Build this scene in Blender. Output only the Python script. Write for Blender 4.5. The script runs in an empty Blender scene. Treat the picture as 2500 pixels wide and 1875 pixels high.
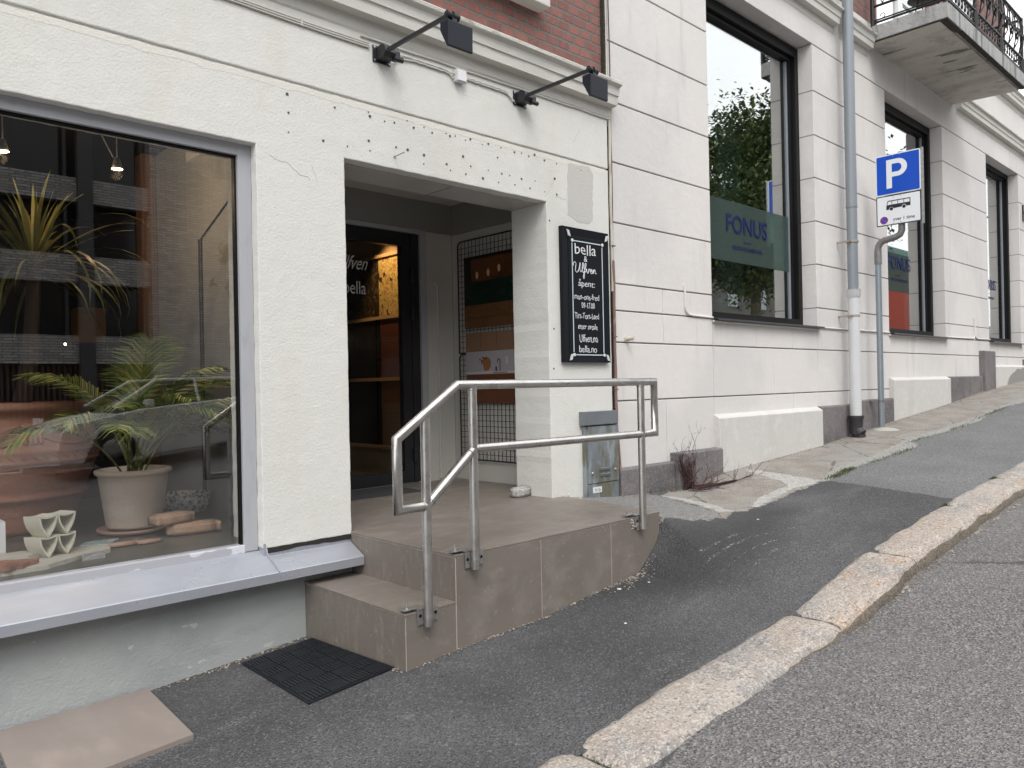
import bpy, bmesh, math, random
import numpy as np
from mathutils import Vector, Matrix, noise
random.seed(7)
sc = bpy.context.scene
COL = sc.collection
PI = math.pi

# ------------------------------------------------------------------ camera
cd = bpy.data.cameras.new("camera"); cam = bpy.data.objects.new("camera", cd); COL.objects.link(cam)
cd.sensor_fit = 'HORIZONTAL'; cd.sensor_width = 36.0; cd.lens = 27.2717
cd.clip_start = 0.05; cd.clip_end = 600
_yaw, _pit, _rol = 0.761474, 0.00181446, -0.0200448
_d = Vector((math.sin(_yaw)*math.cos(_pit), math.cos(_yaw)*math.cos(_pit), math.sin(_pit)))
_r0 = Vector((math.cos(_yaw), -math.sin(_yaw), 0)); _u0 = _r0.cross(_d)
_r = _r0*math.cos(_rol) + _u0*math.sin(_rol); _u = _u0*math.cos(_rol) - _r0*math.sin(_rol)
cam.matrix_world = Matrix(((_r.x, _u.x, -_d.x, 0), (_r.y, _u.y, -_d.y, 0), (_r.z, _u.z, -_d.z, 0), (0, 0, 0, 1)))
sc.camera = cam

# ------------------------------------------------------------------ sky and light (overcast)
SUN_EL, SUN_AZ = math.radians(52), math.radians(215)      # azimuth clockwise from +Y: the sun veiled behind the street side
w = bpy.data.worlds.new("World"); sc.world = w; w.use_nodes = True
wn, wl = w.node_tree.nodes, w.node_tree.links
wn.clear()
wo = wn.new('ShaderNodeOutputWorld'); bg = wn.new('ShaderNodeBackground')
sky = wn.new('ShaderNodeTexSky'); sky.sky_type = 'NISHITA'; sky.sun_disc = False
sky.sun_elevation = SUN_EL; sky.sun_rotation = SUN_AZ; sky.dust_density = 4.0; sky.air_density = 1.0
hs = wn.new('ShaderNodeHueSaturation'); hs.inputs['Saturation'].default_value = 0.22
tc = wn.new('ShaderNodeTexCoord'); nz = wn.new('ShaderNodeTexNoise'); nz.inputs['Scale'].default_value = 2.2; nz.inputs['Detail'].default_value = 6
cr = wn.new('ShaderNodeValToRGB'); cr.color_ramp.elements[0].position = .35; cr.color_ramp.elements[1].position = .7
cr.color_ramp.elements[0].color = (6.4, 6.6, 6.9, 1); cr.color_ramp.elements[1].color = (8.6, 8.65, 8.7, 1)
mx = wn.new('ShaderNodeMix'); mx.data_type = 'RGBA'; mx.inputs[0].default_value = .82
wl.new(tc.outputs['Generated'], nz.inputs['Vector']); wl.new(nz.outputs['Fac'], cr.inputs[0])
wl.new(sky.outputs[0], hs.inputs['Color']); wl.new(hs.outputs[0], mx.inputs[6]); wl.new(cr.outputs[0], mx.inputs[7])
wl.new(mx.outputs[2], bg.inputs[0]); bg.inputs[1].default_value = 0.15
wl.new(bg.outputs[0], wo.inputs[0])
sl = bpy.data.lights.new("sun", 'SUN'); sl.energy = 0.9; sl.angle = math.radians(28); sl.color = (1, .97, .93)
so = bpy.data.objects.new("sun", sl); COL.objects.link(so)
sd = Vector((math.sin(SUN_AZ)*math.cos(SUN_EL), math.cos(SUN_AZ)*math.cos(SUN_EL), math.sin(SUN_EL)))
so.rotation_euler = sd.to_track_quat('Z', 'Y').to_euler()
so.location = sd*30
sc.view_settings.view_transform = 'Standard'; sc.view_settings.look = 'None'
sc.view_settings.gamma = 1; sc.view_settings.exposure = 0.86
sc.cycles.max_bounces = 8; sc.cycles.transparent_max_bounces = 12; sc.cycles.glossy_bounces = 4
sc.cycles.use_denoising = True
sc.cycles.sample_clamp_indirect = 6

# ------------------------------------------------------------------ helpers
class MB:
    def __init__(s): s.v = []; s.f = []; s.m = []; s.sm = []
    def add(s, vs, fs, mi=0, smooth=False):
        b = len(s.v); s.v += [tuple(v) for v in vs]
        s.f += [tuple(b+i for i in f) for f in fs]; s.m += [mi]*len(fs); s.sm += [smooth]*len(fs)
    def box(s, x0, x1, y0, y1, z0, z1, mi=0):
        s.add([(x0,y0,z0),(x1,y0,z0),(x1,y1,z0),(x0,y1,z0),(x0,y0,z1),(x1,y0,z1),(x1,y1,z1),(x0,y1,z1)],
              [(0,3,2,1),(4,5,6,7),(0,1,5,4),(1,2,6,5),(2,3,7,6),(3,0,4,7)], mi)
    def cbox(s, x0, x1, y0, y1, z0, z1, c=.004, mi=0):
        """box whose -Y face has chamfered borders"""
        s.add([(x0+c,y0,z0+c),(x1-c,y0,z0+c),(x1-c,y0,z1-c),(x0+c,y0,z1-c),
               (x0,y0+c,z0),(x1,y0+c,z0),(x1,y0+c,z1),(x0,y0+c,z1),
               (x0,y1,z0),(x1,y1,z0),(x1,y1,z1),(x0,y1,z1)],
              [(0,1,2,3),(4,5,1,0),(5,6,2,1),(6,7,3,2),(7,4,0,3),(4,8,9,5),(5,9,10,6),(6,10,11,7),(7,11,8,4),(8,11,10,9)], mi)
    def obox(s, c, ax, ay, az, mi=0):
        """oriented box: centre and three half-axis vectors"""
        c, ax, ay, az = map(Vector, (c, ax, ay, az))
        P = [c+ax*i+ay*j+az*k for k in (-1,1) for (i,j) in ((-1,-1),(1,-1),(1,1),(-1,1))]
        s.add(P, [(0,3,2,1),(4,5,6,7),(0,1,5,4),(1,2,6,5),(2,3,7,6),(3,0,4,7)], mi)
    def tube(s, pts, r, n=12, caps=True, mi=0, smooth=True, mitre=True):
        pts = [Vector(p) for p in pts]; N = len(pts)
        rs = list(r) if isinstance(r, (list, tuple)) else [r]*N
        up = None; rings = []
        for i, p in enumerate(pts):
            if i == 0: t = (pts[1]-p).normalized(); sc_ = 1
            elif i == N-1: t = (p-pts[i-1]).normalized(); sc_ = 1
            else:
                a = (p-pts[i-1]).normalized(); b = (pts[i+1]-p).normalized(); t = (a+b)
                t = t.normalized() if t.length > 1e-6 else b
                sc_ = min(1/max(.35, a.dot(t)), 1.8) if mitre else 1
            if up is None:
                up = Vector((0,0,1)) if abs(t.z) < .9 else Vector((0,1,0))
            u = (up - t*up.dot(t)); u = u.normalized() if u.length > 1e-6 else t.orthogonal().normalized()
            v = t.cross(u); up = u
            if 0 < i < N-1 and sc_ > 1.001:
                bn = a.cross(b)
                bn = bn.normalized() if bn.length > 1e-6 else v
                kd = bn.cross(t)
            ring = []
            for k in range(n):
                q = u*math.cos(2*PI*k/n)*rs[i] + v*math.sin(2*PI*k/n)*rs[i]
                if 0 < i < N-1 and sc_ > 1.001: q = q + kd*q.dot(kd)*(sc_-1)
                ring.append(p+q)
            rings.append(ring)
        vs = [q for r_ in rings for q in r_]
        fs = [(i*n+k, i*n+(k+1)%n, (i+1)*n+(k+1)%n, (i+1)*n+k) for i in range(N-1) for k in range(n)]
        s.add(vs, fs, mi, smooth)
        if caps:
            s.add(rings[0], [tuple(range(n))[::-1]], mi); s.add(rings[-1], [tuple(range(n))], mi)
    def lathe(s, prof, c=(0,0,0), n=48, mi=0, smooth=True, wob=0):
        vs = []
        for (r, z) in prof:
            for k in range(n):
                a = 2*PI*k/n; rr = r*(1+wob*math.sin(3*a+z*9))
                vs.append((c[0]+rr*math.cos(a), c[1]+rr*math.sin(a), c[2]+z))
        s.add(vs, [(i*n+k, i*n+(k+1)%n, (i+1)*n+(k+1)%n, (i+1)*n+k) for i in range(len(prof)-1) for k in range(n)], mi, smooth)
    def prism(s, poly, fn, d0, d1, mi=0, caps=True):
        """poly: 2-D points; fn(a,b,d)->3-D"""
        n = len(poly)
        s.add([fn(a,b,d0) for a,b in poly]+[fn(a,b,d1) for a,b in poly],
              [(k,(k+1)%n,n+(k+1)%n,n+k) for k in range(n)] + ([tuple(range(n))[::-1], tuple(range(n,2*n))] if caps else []), mi)
    def build(s, name, mats, parent=None, bevel=0, seg=2):
        me = bpy.data.meshes.new(name)
        me.from_pydata([tuple(v) for v in s.v], [], s.f)
        mats = mats if isinstance(mats, (list, tuple)) else [mats]
        for m in mats: me.materials.append(m)
        me.polygons.foreach_set('material_index', s.m); me.polygons.foreach_set('use_smooth', s.sm)
        bm = bmesh.new(); bm.from_mesh(me); bmesh.ops.recalc_face_normals(bm, faces=bm.faces)
        if bevel:
            bmesh.ops.remove_doubles(bm, verts=bm.verts, dist=1e-5)
            ed = [e for e in bm.edges if len(e.link_faces) == 2 and e.calc_face_angle(0) > .6]
            bmesh.ops.bevel(bm, geom=ed, offset=bevel, segments=seg, profile=.6, affect='EDGES', clamp_overlap=True)
        bm.to_mesh(me); bm.free(); me.update()
        o = bpy.data.objects.new(name, me); COL.objects.link(o)
        if parent is not None: par(o, parent)
        return o

def par(o, p):
    o.parent = p
    q = p; loc = Vector((0,0,0))
    if p.type == 'EMPTY': o.matrix_parent_inverse = Matrix.Translation(-p.location)
    return o
def tag(o, label=None, cat=None, group=None, kind=None):
    if label: o['label'] = label
    if cat: o['category'] = cat
    if group: o['group'] = group
    if kind: o['kind'] = kind
    return o
def E(name, label, cat, loc, group=None):
    o = bpy.data.objects.new(name, None); COL.objects.link(o); o.location = loc; o.empty_display_size = .1
    return tag(o, label, cat, group)
def dup(root, loc, label):
    r = root.copy(); COL.objects.link(r); r.location = loc; r['label'] = label
    for ch in list(root.children):
        c = ch.copy(); COL.objects.link(c); c.parent = r; c.matrix_parent_inverse = ch.matrix_parent_inverse.copy()
        for g in list(ch.children):
            d = g.copy(); COL.objects.link(d); d.parent = c
    return r
def structure(o): o['kind'] = 'structure'; return o

def text_into(mb, s, box, fn, ext=.001, mi=0, shear=0, jit=0, keep=False, bold=0):
    """letters of s fitted into box (a0,a1,b0,b1) of a plane; fn(a,b,d)->3-D"""
    cu = bpy.data.curves.new('lettering', 'FONT'); cu.body = s; cu.extrude = .01; cu.shear = shear; cu.resolution_u = 4
    cu.offset = bold
    o = bpy.data.objects.new('lettering', cu); COL.objects.link(o)
    dg = bpy.context.evaluated_depsgraph_get(); me = o.evaluated_get(dg).to_mesh()
    V = [v.co.copy() for v in me.vertices]; F = [tuple(p.vertices) for p in me.polygons]
    o.evaluated_get(dg).to_mesh_clear(); bpy.data.objects.remove(o); bpy.data.curves.remove(cu)
    if not V: return
    x0 = min(v.x for v in V); x1 = max(v.x for v in V); y0 = min(v.y for v in V); y1 = max(v.y for v in V)
    a0, a1, b0, b1 = box
    sx = (a1-a0)/(x1-x0); sy = (b1-b0)/(y1-y0)
    if keep: sx = sy = min(sx, sy); a0 = (a0+a1)/2-(x1-x0)*sx/2
    out = []
    for v in V:
        a = a0+(v.x-x0)*sx; b = b0+(v.y-y0)*sy
        if jit: b += jit*math.sin(v.x*5.3+len(s)); a += jit*.6*math.sin(v.y*7+v.x*2)
        out.append(fn(a, b, ext if v.z > 0 else 0))
    mb.add(out, F, mi)

# ------------------------------------------------------------------ material helper
def lay(nt, kind, s=5, sv=None, d=4, rough=.55, vec=None, dist=0):
    n, l = nt.nodes, nt.links
    if vec is None:
        t = n.new('ShaderNodeTexCoord'); vec = t.outputs['Object']
    if sv:
        mp = n.new('ShaderNodeMapping'); mp.inputs['Scale'].default_value = sv; l.new(vec, mp.inputs[0]); vec = mp.outputs[0]
    if kind == 'noise':
        x = n.new('ShaderNodeTexNoise'); x.inputs['Scale'].default_value = s; x.inputs['Detail'].default_value = d
        x.inputs['Roughness'].default_value = rough; x.inputs['Distortion'].default_value = dist
        l.new(vec, x.inputs['Vector']); return x.outputs['Fac']
    if kind == 'vor' or kind == 'cell' or kind == 'crack':
        x = n.new('ShaderNodeTexVoronoi'); x.inputs['Scale'].default_value = s
        if kind == 'crack': x.feature = 'DISTANCE_TO_EDGE'
        l.new(vec, x.inputs['Vector'])
        if kind == 'cell':
            sp = n.new('ShaderNodeSeparateColor'); l.new(x.outputs['Color'], sp.inputs[0]); return sp.outputs[0]
        return x.outputs['Distance']
    if kind == 'wave':
        x = n.new('ShaderNodeTexWave'); x.inputs['Scale'].default_value = s; x.inputs['Distortion'].default_value = dist
        x.inputs['Detail'].default_value = d; l.new(vec, x.inputs['Vector']); return x.outputs['Fac']
def ramp(nt, sock, lo, hi):
    m = nt.nodes.new('ShaderNodeMapRange'); m.interpolation_type = 'SMOOTHSTEP'
    m.inputs[1].default_value = lo; m.inputs[2].default_value = hi
    nt.links.new(sock, m.inputs[0]); return m.outputs[0]
def mixc(nt, fac, a, b, mode='MIX'):
    m = nt.nodes.new('ShaderNodeMix'); m.data_type = 'RGBA'; m.blend_type = mode
    if isinstance(fac, (int, float)): m.inputs[0].default_value = fac
    else: nt.links.new(fac, m.inputs[0])
    for i, x in ((6, a), (7, b)):
        if isinstance(x, (tuple, list)): m.inputs[i].default_value = (x[0], x[1], x[2], 1)
        else: nt.links.new(x, m.inputs[i])
    return m.outputs[2]
def math_(nt, op, a, b=None):
    m = nt.nodes.new('ShaderNodeMath'); m.operation = op
    for i, x in ((0, a), (1, b)):
        if x is None: continue
        if isinstance(x, (int, float)): m.inputs[i].default_value = x
        else: nt.links.new(x, m.inputs[i])
    return m.outputs[0]
def M(name, col, rough=.7, metal=0, layers=(), bumps=(), spec=.5, emit=None, es=0, rvar=None):
    """layers: (kind, scale, stretch, colour, lo, hi, amount); bumps: (kind, scale, stretch, distance)"""
    m = bpy.data.materials.new(name); m.use_nodes = True; nt = m.node_tree
    b = nt.nodes['Principled BSDF']; c = tuple(col)
    for L in layers:
        f = ramp(nt, lay(nt, L[0], L[1], L[2]), L[4], L[5])
        f = math_(nt, 'MULTIPLY', f, L[6] if len(L) > 6 else 1.0)
        c = mixc(nt, f, c, L[3])
    if isinstance(c, tuple): b.inputs['Base Color'].default_value = (*c, 1)
    else: nt.links.new(c, b.inputs['Base Color'])
    b.inputs['Roughness'].default_value = rough; b.inputs['Metallic'].default_value = metal
    b.inputs['Specular IOR Level'].default_value = spec
    if rvar:
        f = lay(nt, 'noise', rvar[0], rvar[3] if len(rvar) > 3 else None); mr = nt.nodes.new('ShaderNodeMapRange')
        mr.inputs[3].default_value = rvar[1]; mr.inputs[4].default_value = rvar[2]; mr.inputs[1].default_value = .3; mr.inputs[2].default_value = .7
        nt.links.new(f, mr.inputs[0]); nt.links.new(mr.outputs[0], b.inputs['Roughness'])
    prev = None
    for B in bumps:
        bn = nt.nodes.new('ShaderNodeBump'); bn.inputs['Strength'].default_value = 1; bn.inputs['Distance'].default_value = B[3]
        nt.links.new(lay(nt, B[0], B[1], B[2]), bn.inputs['Height'])
        if prev: nt.links.new(prev, bn.inputs['Normal'])
        prev = bn.outputs[0]
    if prev: nt.links.new(prev, b.inputs['Normal'])
    if emit:
        b.inputs['Emission Color'].default_value = (*emit, 1); b.inputs['Emission Strength'].default_value = es
    return m
def glass(name, f0=.06, tint=(1,1,1)):
    m = bpy.data.materials.new(name); m.use_nodes = True; nt = m.node_tree; n, l = nt.nodes, nt.links
    n.clear(); o = n.new('ShaderNodeOutputMaterial'); g = n.new('ShaderNodeBsdfGlossy'); t = n.new('ShaderNodeBsdfTransparent')
    g.inputs['Roughness'].default_value = 0; t.inputs[0].default_value = (*tint, 1)
    ge = n.new('ShaderNodeNewGeometry'); dt = n.new('ShaderNodeVectorMath'); dt.operation = 'DOT_PRODUCT'
    l.new(ge.outputs['Normal'], dt.inputs[0]); l.new(ge.outputs['Incoming'], dt.inputs[1])
    c = math_(nt, 'ABSOLUTE', dt.outputs['Value']); c = math_(nt, 'SUBTRACT', 1.0, c); c = math_(nt, 'POWER', c, 5.0)
    c = math_(nt, 'MULTIPLY', c, 1-f0); c = math_(nt, 'ADD', c, f0)
    mxs = n.new('ShaderNodeMixShader'); l.new(c, mxs.inputs[0]); l.new(t.outputs[0], mxs.inputs[1]); l.new(g.outputs[0], mxs.inputs[2])
    l.new(mxs.outputs[0], o.inputs[0]); return m

STONE_S = (1,1,1)
m_plasL = M('cream_plaster', (.645,.641,.606), .85,
    layers=[('noise', 1.1, None, (.60,.595,.55), .4, .7, .5), ('noise', 9, None, (.69,.685,.645), .5, .75, .5),
            ('noise', 28, (1,1,1), (.55,.545,.50), .66, .78, .35), ('noise', 3.1, (1,1,.35), (.60,.58,.50), .55, .8, .5), ('noise', 1.5, (1.2,1,.25), (.55,.545,.505), .52, .78, .45)],
    bumps=[('noise', 75, None, .0028), ('noise', 9, None, .004)])
m_plasR = M('pale_pink_plaster', (.665,.635,.61), .85,
    layers=[('noise', .9, None, (.60,.575,.555), .42, .7, .6), ('noise', 2.2, (1,1,.18), (.56,.54,.525), .56, .8, .4),
            ('noise', 12, None, (.70,.675,.655), .5, .75, .4), ('noise', 45, None, (.55,.52,.50), .68, .8, .3), ('noise', 5, (1,1,.12), (.50,.48,.465), .57, .72, .6), ('noise', .7, None, (.57,.55,.535), .45, .6, .6)],
    bumps=[('noise', 120, None, .0016), ('noise', 14, None, .004)])
m_grooveshade = M('groove_shadow_plaster', (.27,.25,.24), .9, bumps=[('noise', 60, None, .002)])  # same plaster, darkened: the shade inside the grooves is painted into this colour
m_corn = M('painted_stone_cornice', (.60,.585,.54), .85, layers=[('noise', 5, (.4,1,1), (.50,.49,.45), .5, .75, .6), ('noise', 60, None, (.48,.47,.42), .62, .75, .4)],
    bumps=[('noise', 60, None, .003), ('noise', 7, None, .005)])
m_corntop = M('weathered_ledge', (.50,.49,.44), .9, layers=[('noise', 22, (.4,1,1), (.22,.22,.19), .52, .66, .75), ('noise', 90, None, (.3,.3,.26), .58, .66, .5)], bumps=[('noise', 60, None, .005)])
m_found = M('grey_green_foundation', (.355,.375,.37), .8,
    layers=[('noise', 1.6, None, (.27,.29,.285), .4, .7, .7), ('noise', 9, None, (.35,.38,.37), .5, .8, .5), ('noise', 6, (1,1,1.6), (.52,.52,.48), .655, .665, .7), ('noise', 2.2, (1,1,3), (.24,.25,.235), .55, .8, .5)],
    bumps=[('noise', 85, None, .0035), ('noise', 11, None, .004)])
m_steptile = M('brown_porcelain_tile', (.178,.153,.132), .45,
    layers=[('noise', 2.2, (1,1,2), (.155,.134,.116), .38, .68, .55), ('noise', 9, (.6,3.2,1), (.235,.208,.182), .48, .7, .6), ('noise', 7, (1,1,.4), (.145,.12,.10), .55, .7, .5), ('noise', 40, None, (.30,.275,.25), .63, .70, .55), ('noise', 60, None, (.10,.085,.07), .64, .70, .6),
            ('noise', 170, None, (.14,.12,.10), .62, .68, .4), ('noise', 4, None, (.21,.19,.18), .6, .8, .5)],
    bumps=[('noise', 240, None, .0005)], rvar=(5, .38, .6))
m_grout = M('pale_grout', (.46,.41,.37), .9)
m_zinc = M('grey_coated_metal', (.355,.37,.41), .3, .35, layers=[('noise', 3, (1,3,3), (.41,.43,.47), .4, .7, .6)], bumps=[('noise', 4, None, .0015)], rvar=(3, .22, .42))
m_frame = M('worn_white_frame', (.60,.61,.65), .5, layers=[('noise', 5, (.5,1,2), (.36,.36,.385), .50, .52, .9), ('noise', 40, None, (.5,.48,.43), .66, .7, .6)], bumps=[('noise', 30, None, .002)])
m_framep = M('painted_frame', (.40,.405,.43), .45, layers=[('noise', 22, (1,1,.3), (.33,.335,.35), .5, .8, .6)])
m_black = M('black_frame', (.007,.007,.007), .5, spec=.22)
m_blackmat = M('matt_black_metal', (.014,.015,.018), .42, bumps=[('noise', 200, None, .0004)])
m_lamp = M('slate_black_lamp', (.010,.013,.020), .5, spec=.3)
m_steel = M('brushed_stainless_steel', (.58,.565,.54), .27, 1.0, layers=[('noise', 10, None, (.38,.36,.335), .45, .75, .7), ('noise', 70, None, (.30,.27,.24), .66, .74, .6)],
    bumps=[('noise', 300, (1,1,.05), .0003)], rvar=(18, .24, .42))
m_weld = M('dull_weld_steel', (.30,.28,.26), .5, 1.0, bumps=[('noise', 200, None, .002)])
m_galv = M('galvanised_steel', (.42,.42,.41), .45, .8, layers=[('cell', 60, None, (.30,.30,.30), .4, .6, .7)])
m_granite = M('grey_granite_block', (.17,.155,.155), .8,
    layers=[('noise', 1.3, None, (.085,.085,.09), .42, .62, .9), ('noise', 38, None, (.26,.23,.22), .56, .68, .7), ('noise', 9, (1,1,.35), (.07,.065,.065), .55, .7, .6), ('cell', 230, None, (.27,.24,.23), .72, .78, .65), ('cell', 330, None, (.05,.05,.05), .8, .84, .6), ('noise', 4, (1,1,.3), (.21,.185,.18), .55, .75, .6)],
    bumps=[('noise', 110, None, .004), ('noise', 12, None, .01)])
m_kerb = M('buff_granite_kerb', (.325,.275,.23), .85,
    layers=[('noise', 1.5, None, (.36,.33,.30), .4, .7, .8), ('noise', 6, (.45,1.3,1), (.37,.21,.11), .54, .70, .65), ('noise', 2.7, None, (.225,.22,.215), .47, .64, .8),
            ('noise', 22, (.6,1,1), (.45,.395,.345), .52, .68, .75), ('cell', 130, None, (.58,.54,.50), .72, .76, .5), ('noise', 60, None, (.12,.10,.085), .55, .66, .8)],
    bumps=[('noise', 55, None, .008), ('noise', 160, None, .004)])
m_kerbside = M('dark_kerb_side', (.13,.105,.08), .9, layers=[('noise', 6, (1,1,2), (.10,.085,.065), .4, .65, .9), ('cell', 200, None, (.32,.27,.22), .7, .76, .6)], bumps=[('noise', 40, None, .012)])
m_cobble = M('pale_granite_sett', (.42,.41,.39), .8, layers=[('cell', 260, None, (.65,.64,.62), .6, .68, .6), ('cell', 300, None, (.08,.08,.08), .76, .82, .8)], bumps=[('noise', 50, None, .01)])
m_slate = M('dark_marble_floor', (.09,.088,.075), .3, layers=[('noise', 3, None, (.14,.135,.12), .45, .7, .8), ('noise', 5, None, (.3,.28,.24), .695, .71, .6)])
m_grey = M('interior_grey_paint', (.36,.37,.36), .7, layers=[('noise', 2, None, (.31,.32,.31), .4, .7, .6)])
m_recess = M('recess_white_paint', (.56,.55,.51), .6, layers=[('noise', 2, (1,1,.5), (.50,.49,.45), .4, .7, .6)], bumps=[('noise', 30, None, .003)])
m_ceil = M('recess_ceiling_board', (.46,.45,.435), .5, layers=[('noise', 1.5, None, (.34,.32,.30), .4, .7, .7)])
m_band = M('recess_grey_fascia', (.25,.245,.225), .6)
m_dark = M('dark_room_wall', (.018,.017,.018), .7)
m_wood = M('pale_wood_slat', (.45,.27,.13), .5, layers=[('wave', 6, (1,1,1), (.36,.2,.09), .3, .8, .5)])
m_brickL = None

def brick_mat(name, c1, c2, mortar, bw, bh, msz=.012, offs=.5, along='X', patchy=(.30,.10,.085)):
    m = bpy.data.materials.new(name); m.use_nodes = True; nt = m.node_tree; n, l = nt.nodes, nt.links
    b = n['Principled BSDF']; t = n.new('ShaderNodeTexCoord'); sp = n.new('ShaderNodeSeparateXYZ'); cb = n.new('ShaderNodeCombineXYZ')
    l.new(t.outputs['Object'], sp.inputs[0])
    u = math_(nt, 'ADD', sp.outputs['X'], math_(nt, 'MULTIPLY', sp.outputs['Y'], .93))
    # wander the courses a little
    nn = lay(nt, 'noise', 3.0); wv = math_(nt, 'MULTIPLY', math_(nt, 'SUBTRACT', nn, .5), .02)
    l.new(math_(nt, 'ADD', u, wv), cb.inputs[0]); l.new(math_(nt, 'ADD', sp.outputs['Z'], wv), cb.inputs[1])
    k = n.new('ShaderNodeTexBrick'); k.inputs['Scale'].default_value = 1; k.inputs['Brick Width'].default_value = bw
    k.inputs['Row Height'].default_value = bh; k.inputs['Mortar Size'].default_value = msz; k.inputs['Mortar Smooth'].default_value = .35
    k.offset = offs; k.inputs['Bias'].default_value = 0
    k.inputs['Color1'].default_value = (*c1, 1); k.inputs['Color2'].default_value = (*c2, 1); k.inputs['Mortar'].default_value = (*mortar, 1)
    l.new(cb.outputs[0], k.inputs['Vector'])
    c = mixc(nt, math_(nt, 'MULTIPLY', ramp(nt, lay(nt, 'noise', 14), .52, .7), .6), k.outputs['Color'], patchy)
    c = mixc(nt, math_(nt, 'MULTIPLY', ramp(nt, lay(nt, 'noise', 50), .6, .75), .35), c, (.42,.33,.28))
    mm = mixc(nt, k.outputs['Fac'], c, mortar)
    l.new(mm, b.inputs['Base Color']); b.inputs['Roughness'].default_value = .85
    bn = n.new('ShaderNodeBump'); bn.inputs['Distance'].default_value = .008; bn.inputs['Strength'].default_value = 1
    h = math_(nt, 'ADD', math_(nt, 'SUBTRACT', 1.0, k.outputs['Fac']), math_(nt, 'MULTIPLY', lay(nt, 'noise', 60), .4))
    l.new(h, bn.inputs['Height']); l.new(bn.outputs[0], b.inputs['Normal']); return m
m_brick = brick_mat('red_brick', (.26,.112,.090), (.185,.078,.066), (.150,.138,.125), .131, .0765, .0105)
m_obrick = brick_mat('grey_clinker_brick', (.50,.48,.45), (.27,.26,.25), (.12,.12,.12), .42, .09, .016, .35, patchy=(.26,.25,.24))

# ------------------------------------------------------------------ ground
ROWS = [(2.0,[(-60,-6.0),(-3,-1.82),(0,-1.56),(1,-1.48),(2,-1.40),(2.8,-1.33),(3.3,-1.30),(4,-1.245),(4.9,-1.09),(6.3,-.97),(7.3,-.905),(8.6,-.825),(13,-.5),(20,.05),(90,5.0)]),
(2.6,[(-60,-6.0),(-3,-1.76),(0,-1.53),(2.16,-1.37),(3,-1.30),(3.5,-1.275),(3.97,-1.23),(4.25,-1.16),(4.6,-1.07),(5,-1.02),(6,-.955),(7.3,-.89),(8.6,-.81),(13,-.47),(20,.08),(90,5.0)]),
(3.03,[(-60,-6.0),(-3,-1.74),(0,-1.51),(1,-1.44),(2.16,-1.35),(2.46,-1.32),(3.07,-1.30),(3.53,-1.25),(3.97,-1.21),(4.15,-1.06),(4.25,-.90),(4.6,-.93),(5,-.95),(5.5,-.955),(6.3,-.93),(7.3,-.865),(8.6,-.79),(13,-.44),(20,.1),(90,5.0)]),
(4.0,[(-60,-6.0),(-3,-1.70),(0,-1.49),(.7,-1.47),(1.3,-1.46),(2.24,-1.385),(3,-1.2),(4.2,-.86),(4.4,-.865),(5,-.92),(5.8,-.955),(6.5,-.865),(8.65,-.75),(10.84,-.565),(13.03,-.404),(14.84,-.245),(17.27,-.09),(22,.3),(90,5.1)])]
def H(x, y):
    y = min(max(y, 2.0), 4.0)
    zs = [np.interp(x, [p[0] for p in r[1]], [p[1] for p in r[1]]) for r in ROWS]
    return float(np.interp(y, [r[0] for r in ROWS], zs))
def Hrow(xs, y):
    zs = [np.interp(xs, [p[0] for p in r[1]], [p[1] for p in r[1]]) for r in ROWS]
    ys = [r[0] for r in ROWS]; y = min(max(y, 2.0), 4.0)
    for i in range(3):
        if y <= ys[i+1]:
            t = (y-ys[i])/(ys[i+1]-ys[i]); return zs[i]*(1-t)+zs[i+1]*t
    return zs[3]
def sdf(P, poly, closed=True):
    P = np.asarray(P); n = len(poly); D = np.full(len(P), 1e9); ins = np.zeros(len(P), bool)
    for i in range(n if closed else n-1):
        a = np.array(poly[i]); b = np.array(poly[(i+1) % n]); ab = b-a
        t = np.clip(((P-a)@ab)/(ab@ab+1e-12), 0, 1); D = np.minimum(D, np.hypot(*(P-a-t[:,None]*ab).T))
        if closed:
            c = ((a[1] > P[:,1]) != (b[1] > P[:,1])) & (P[:,0] < (b[0]-a[0])*(P[:,1]-a[1])/((b[1]-a[1]) or 1e-9)+a[0]); ins ^= c
    return np.where(ins, D, -D) if closed else -D
def grid_sheet(name, xs, ys, zf, mat, attrs=None):
    nx, ny = len(xs), len(ys)
    X, Y = np.meshgrid(xs, ys); Z = np.array([zf(xs, y) for y in ys])
    co = np.stack([X.ravel(), Y.ravel(), Z.ravel()], 1)
    me = bpy.data.meshes.new(name)
    idx = np.arange(nx*ny).reshape(ny, nx)
    q = np.stack([idx[:-1,:-1].ravel(), idx[:-1,1:].ravel(), idx[1:,1:].ravel(), idx[1:,:-1].ravel()], 1)
    me.vertices.add(nx*ny); me.vertices.foreach_set('co', co.ravel())
    me.loops.add(q.size); me.loops.foreach_set('vertex_index', q.ravel())
    me.polygons.add(len(q)); me.polygons.foreach_set('loop_start', np.arange(0, q.size, 4)); me.polygons.foreach_set('use_smooth', [True]*len(q))
    me.update(calc_edges=True); me.materials.append(mat)
    for k, fn in (attrs or {}).items():
        at = me.attributes.new(k, 'FLOAT', 'POINT'); at.data.foreach_set('value', fn(co[:, :2]))
    o = bpy.data.objects.new(name, me); COL.objects.link(o); return structure(o)

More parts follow.
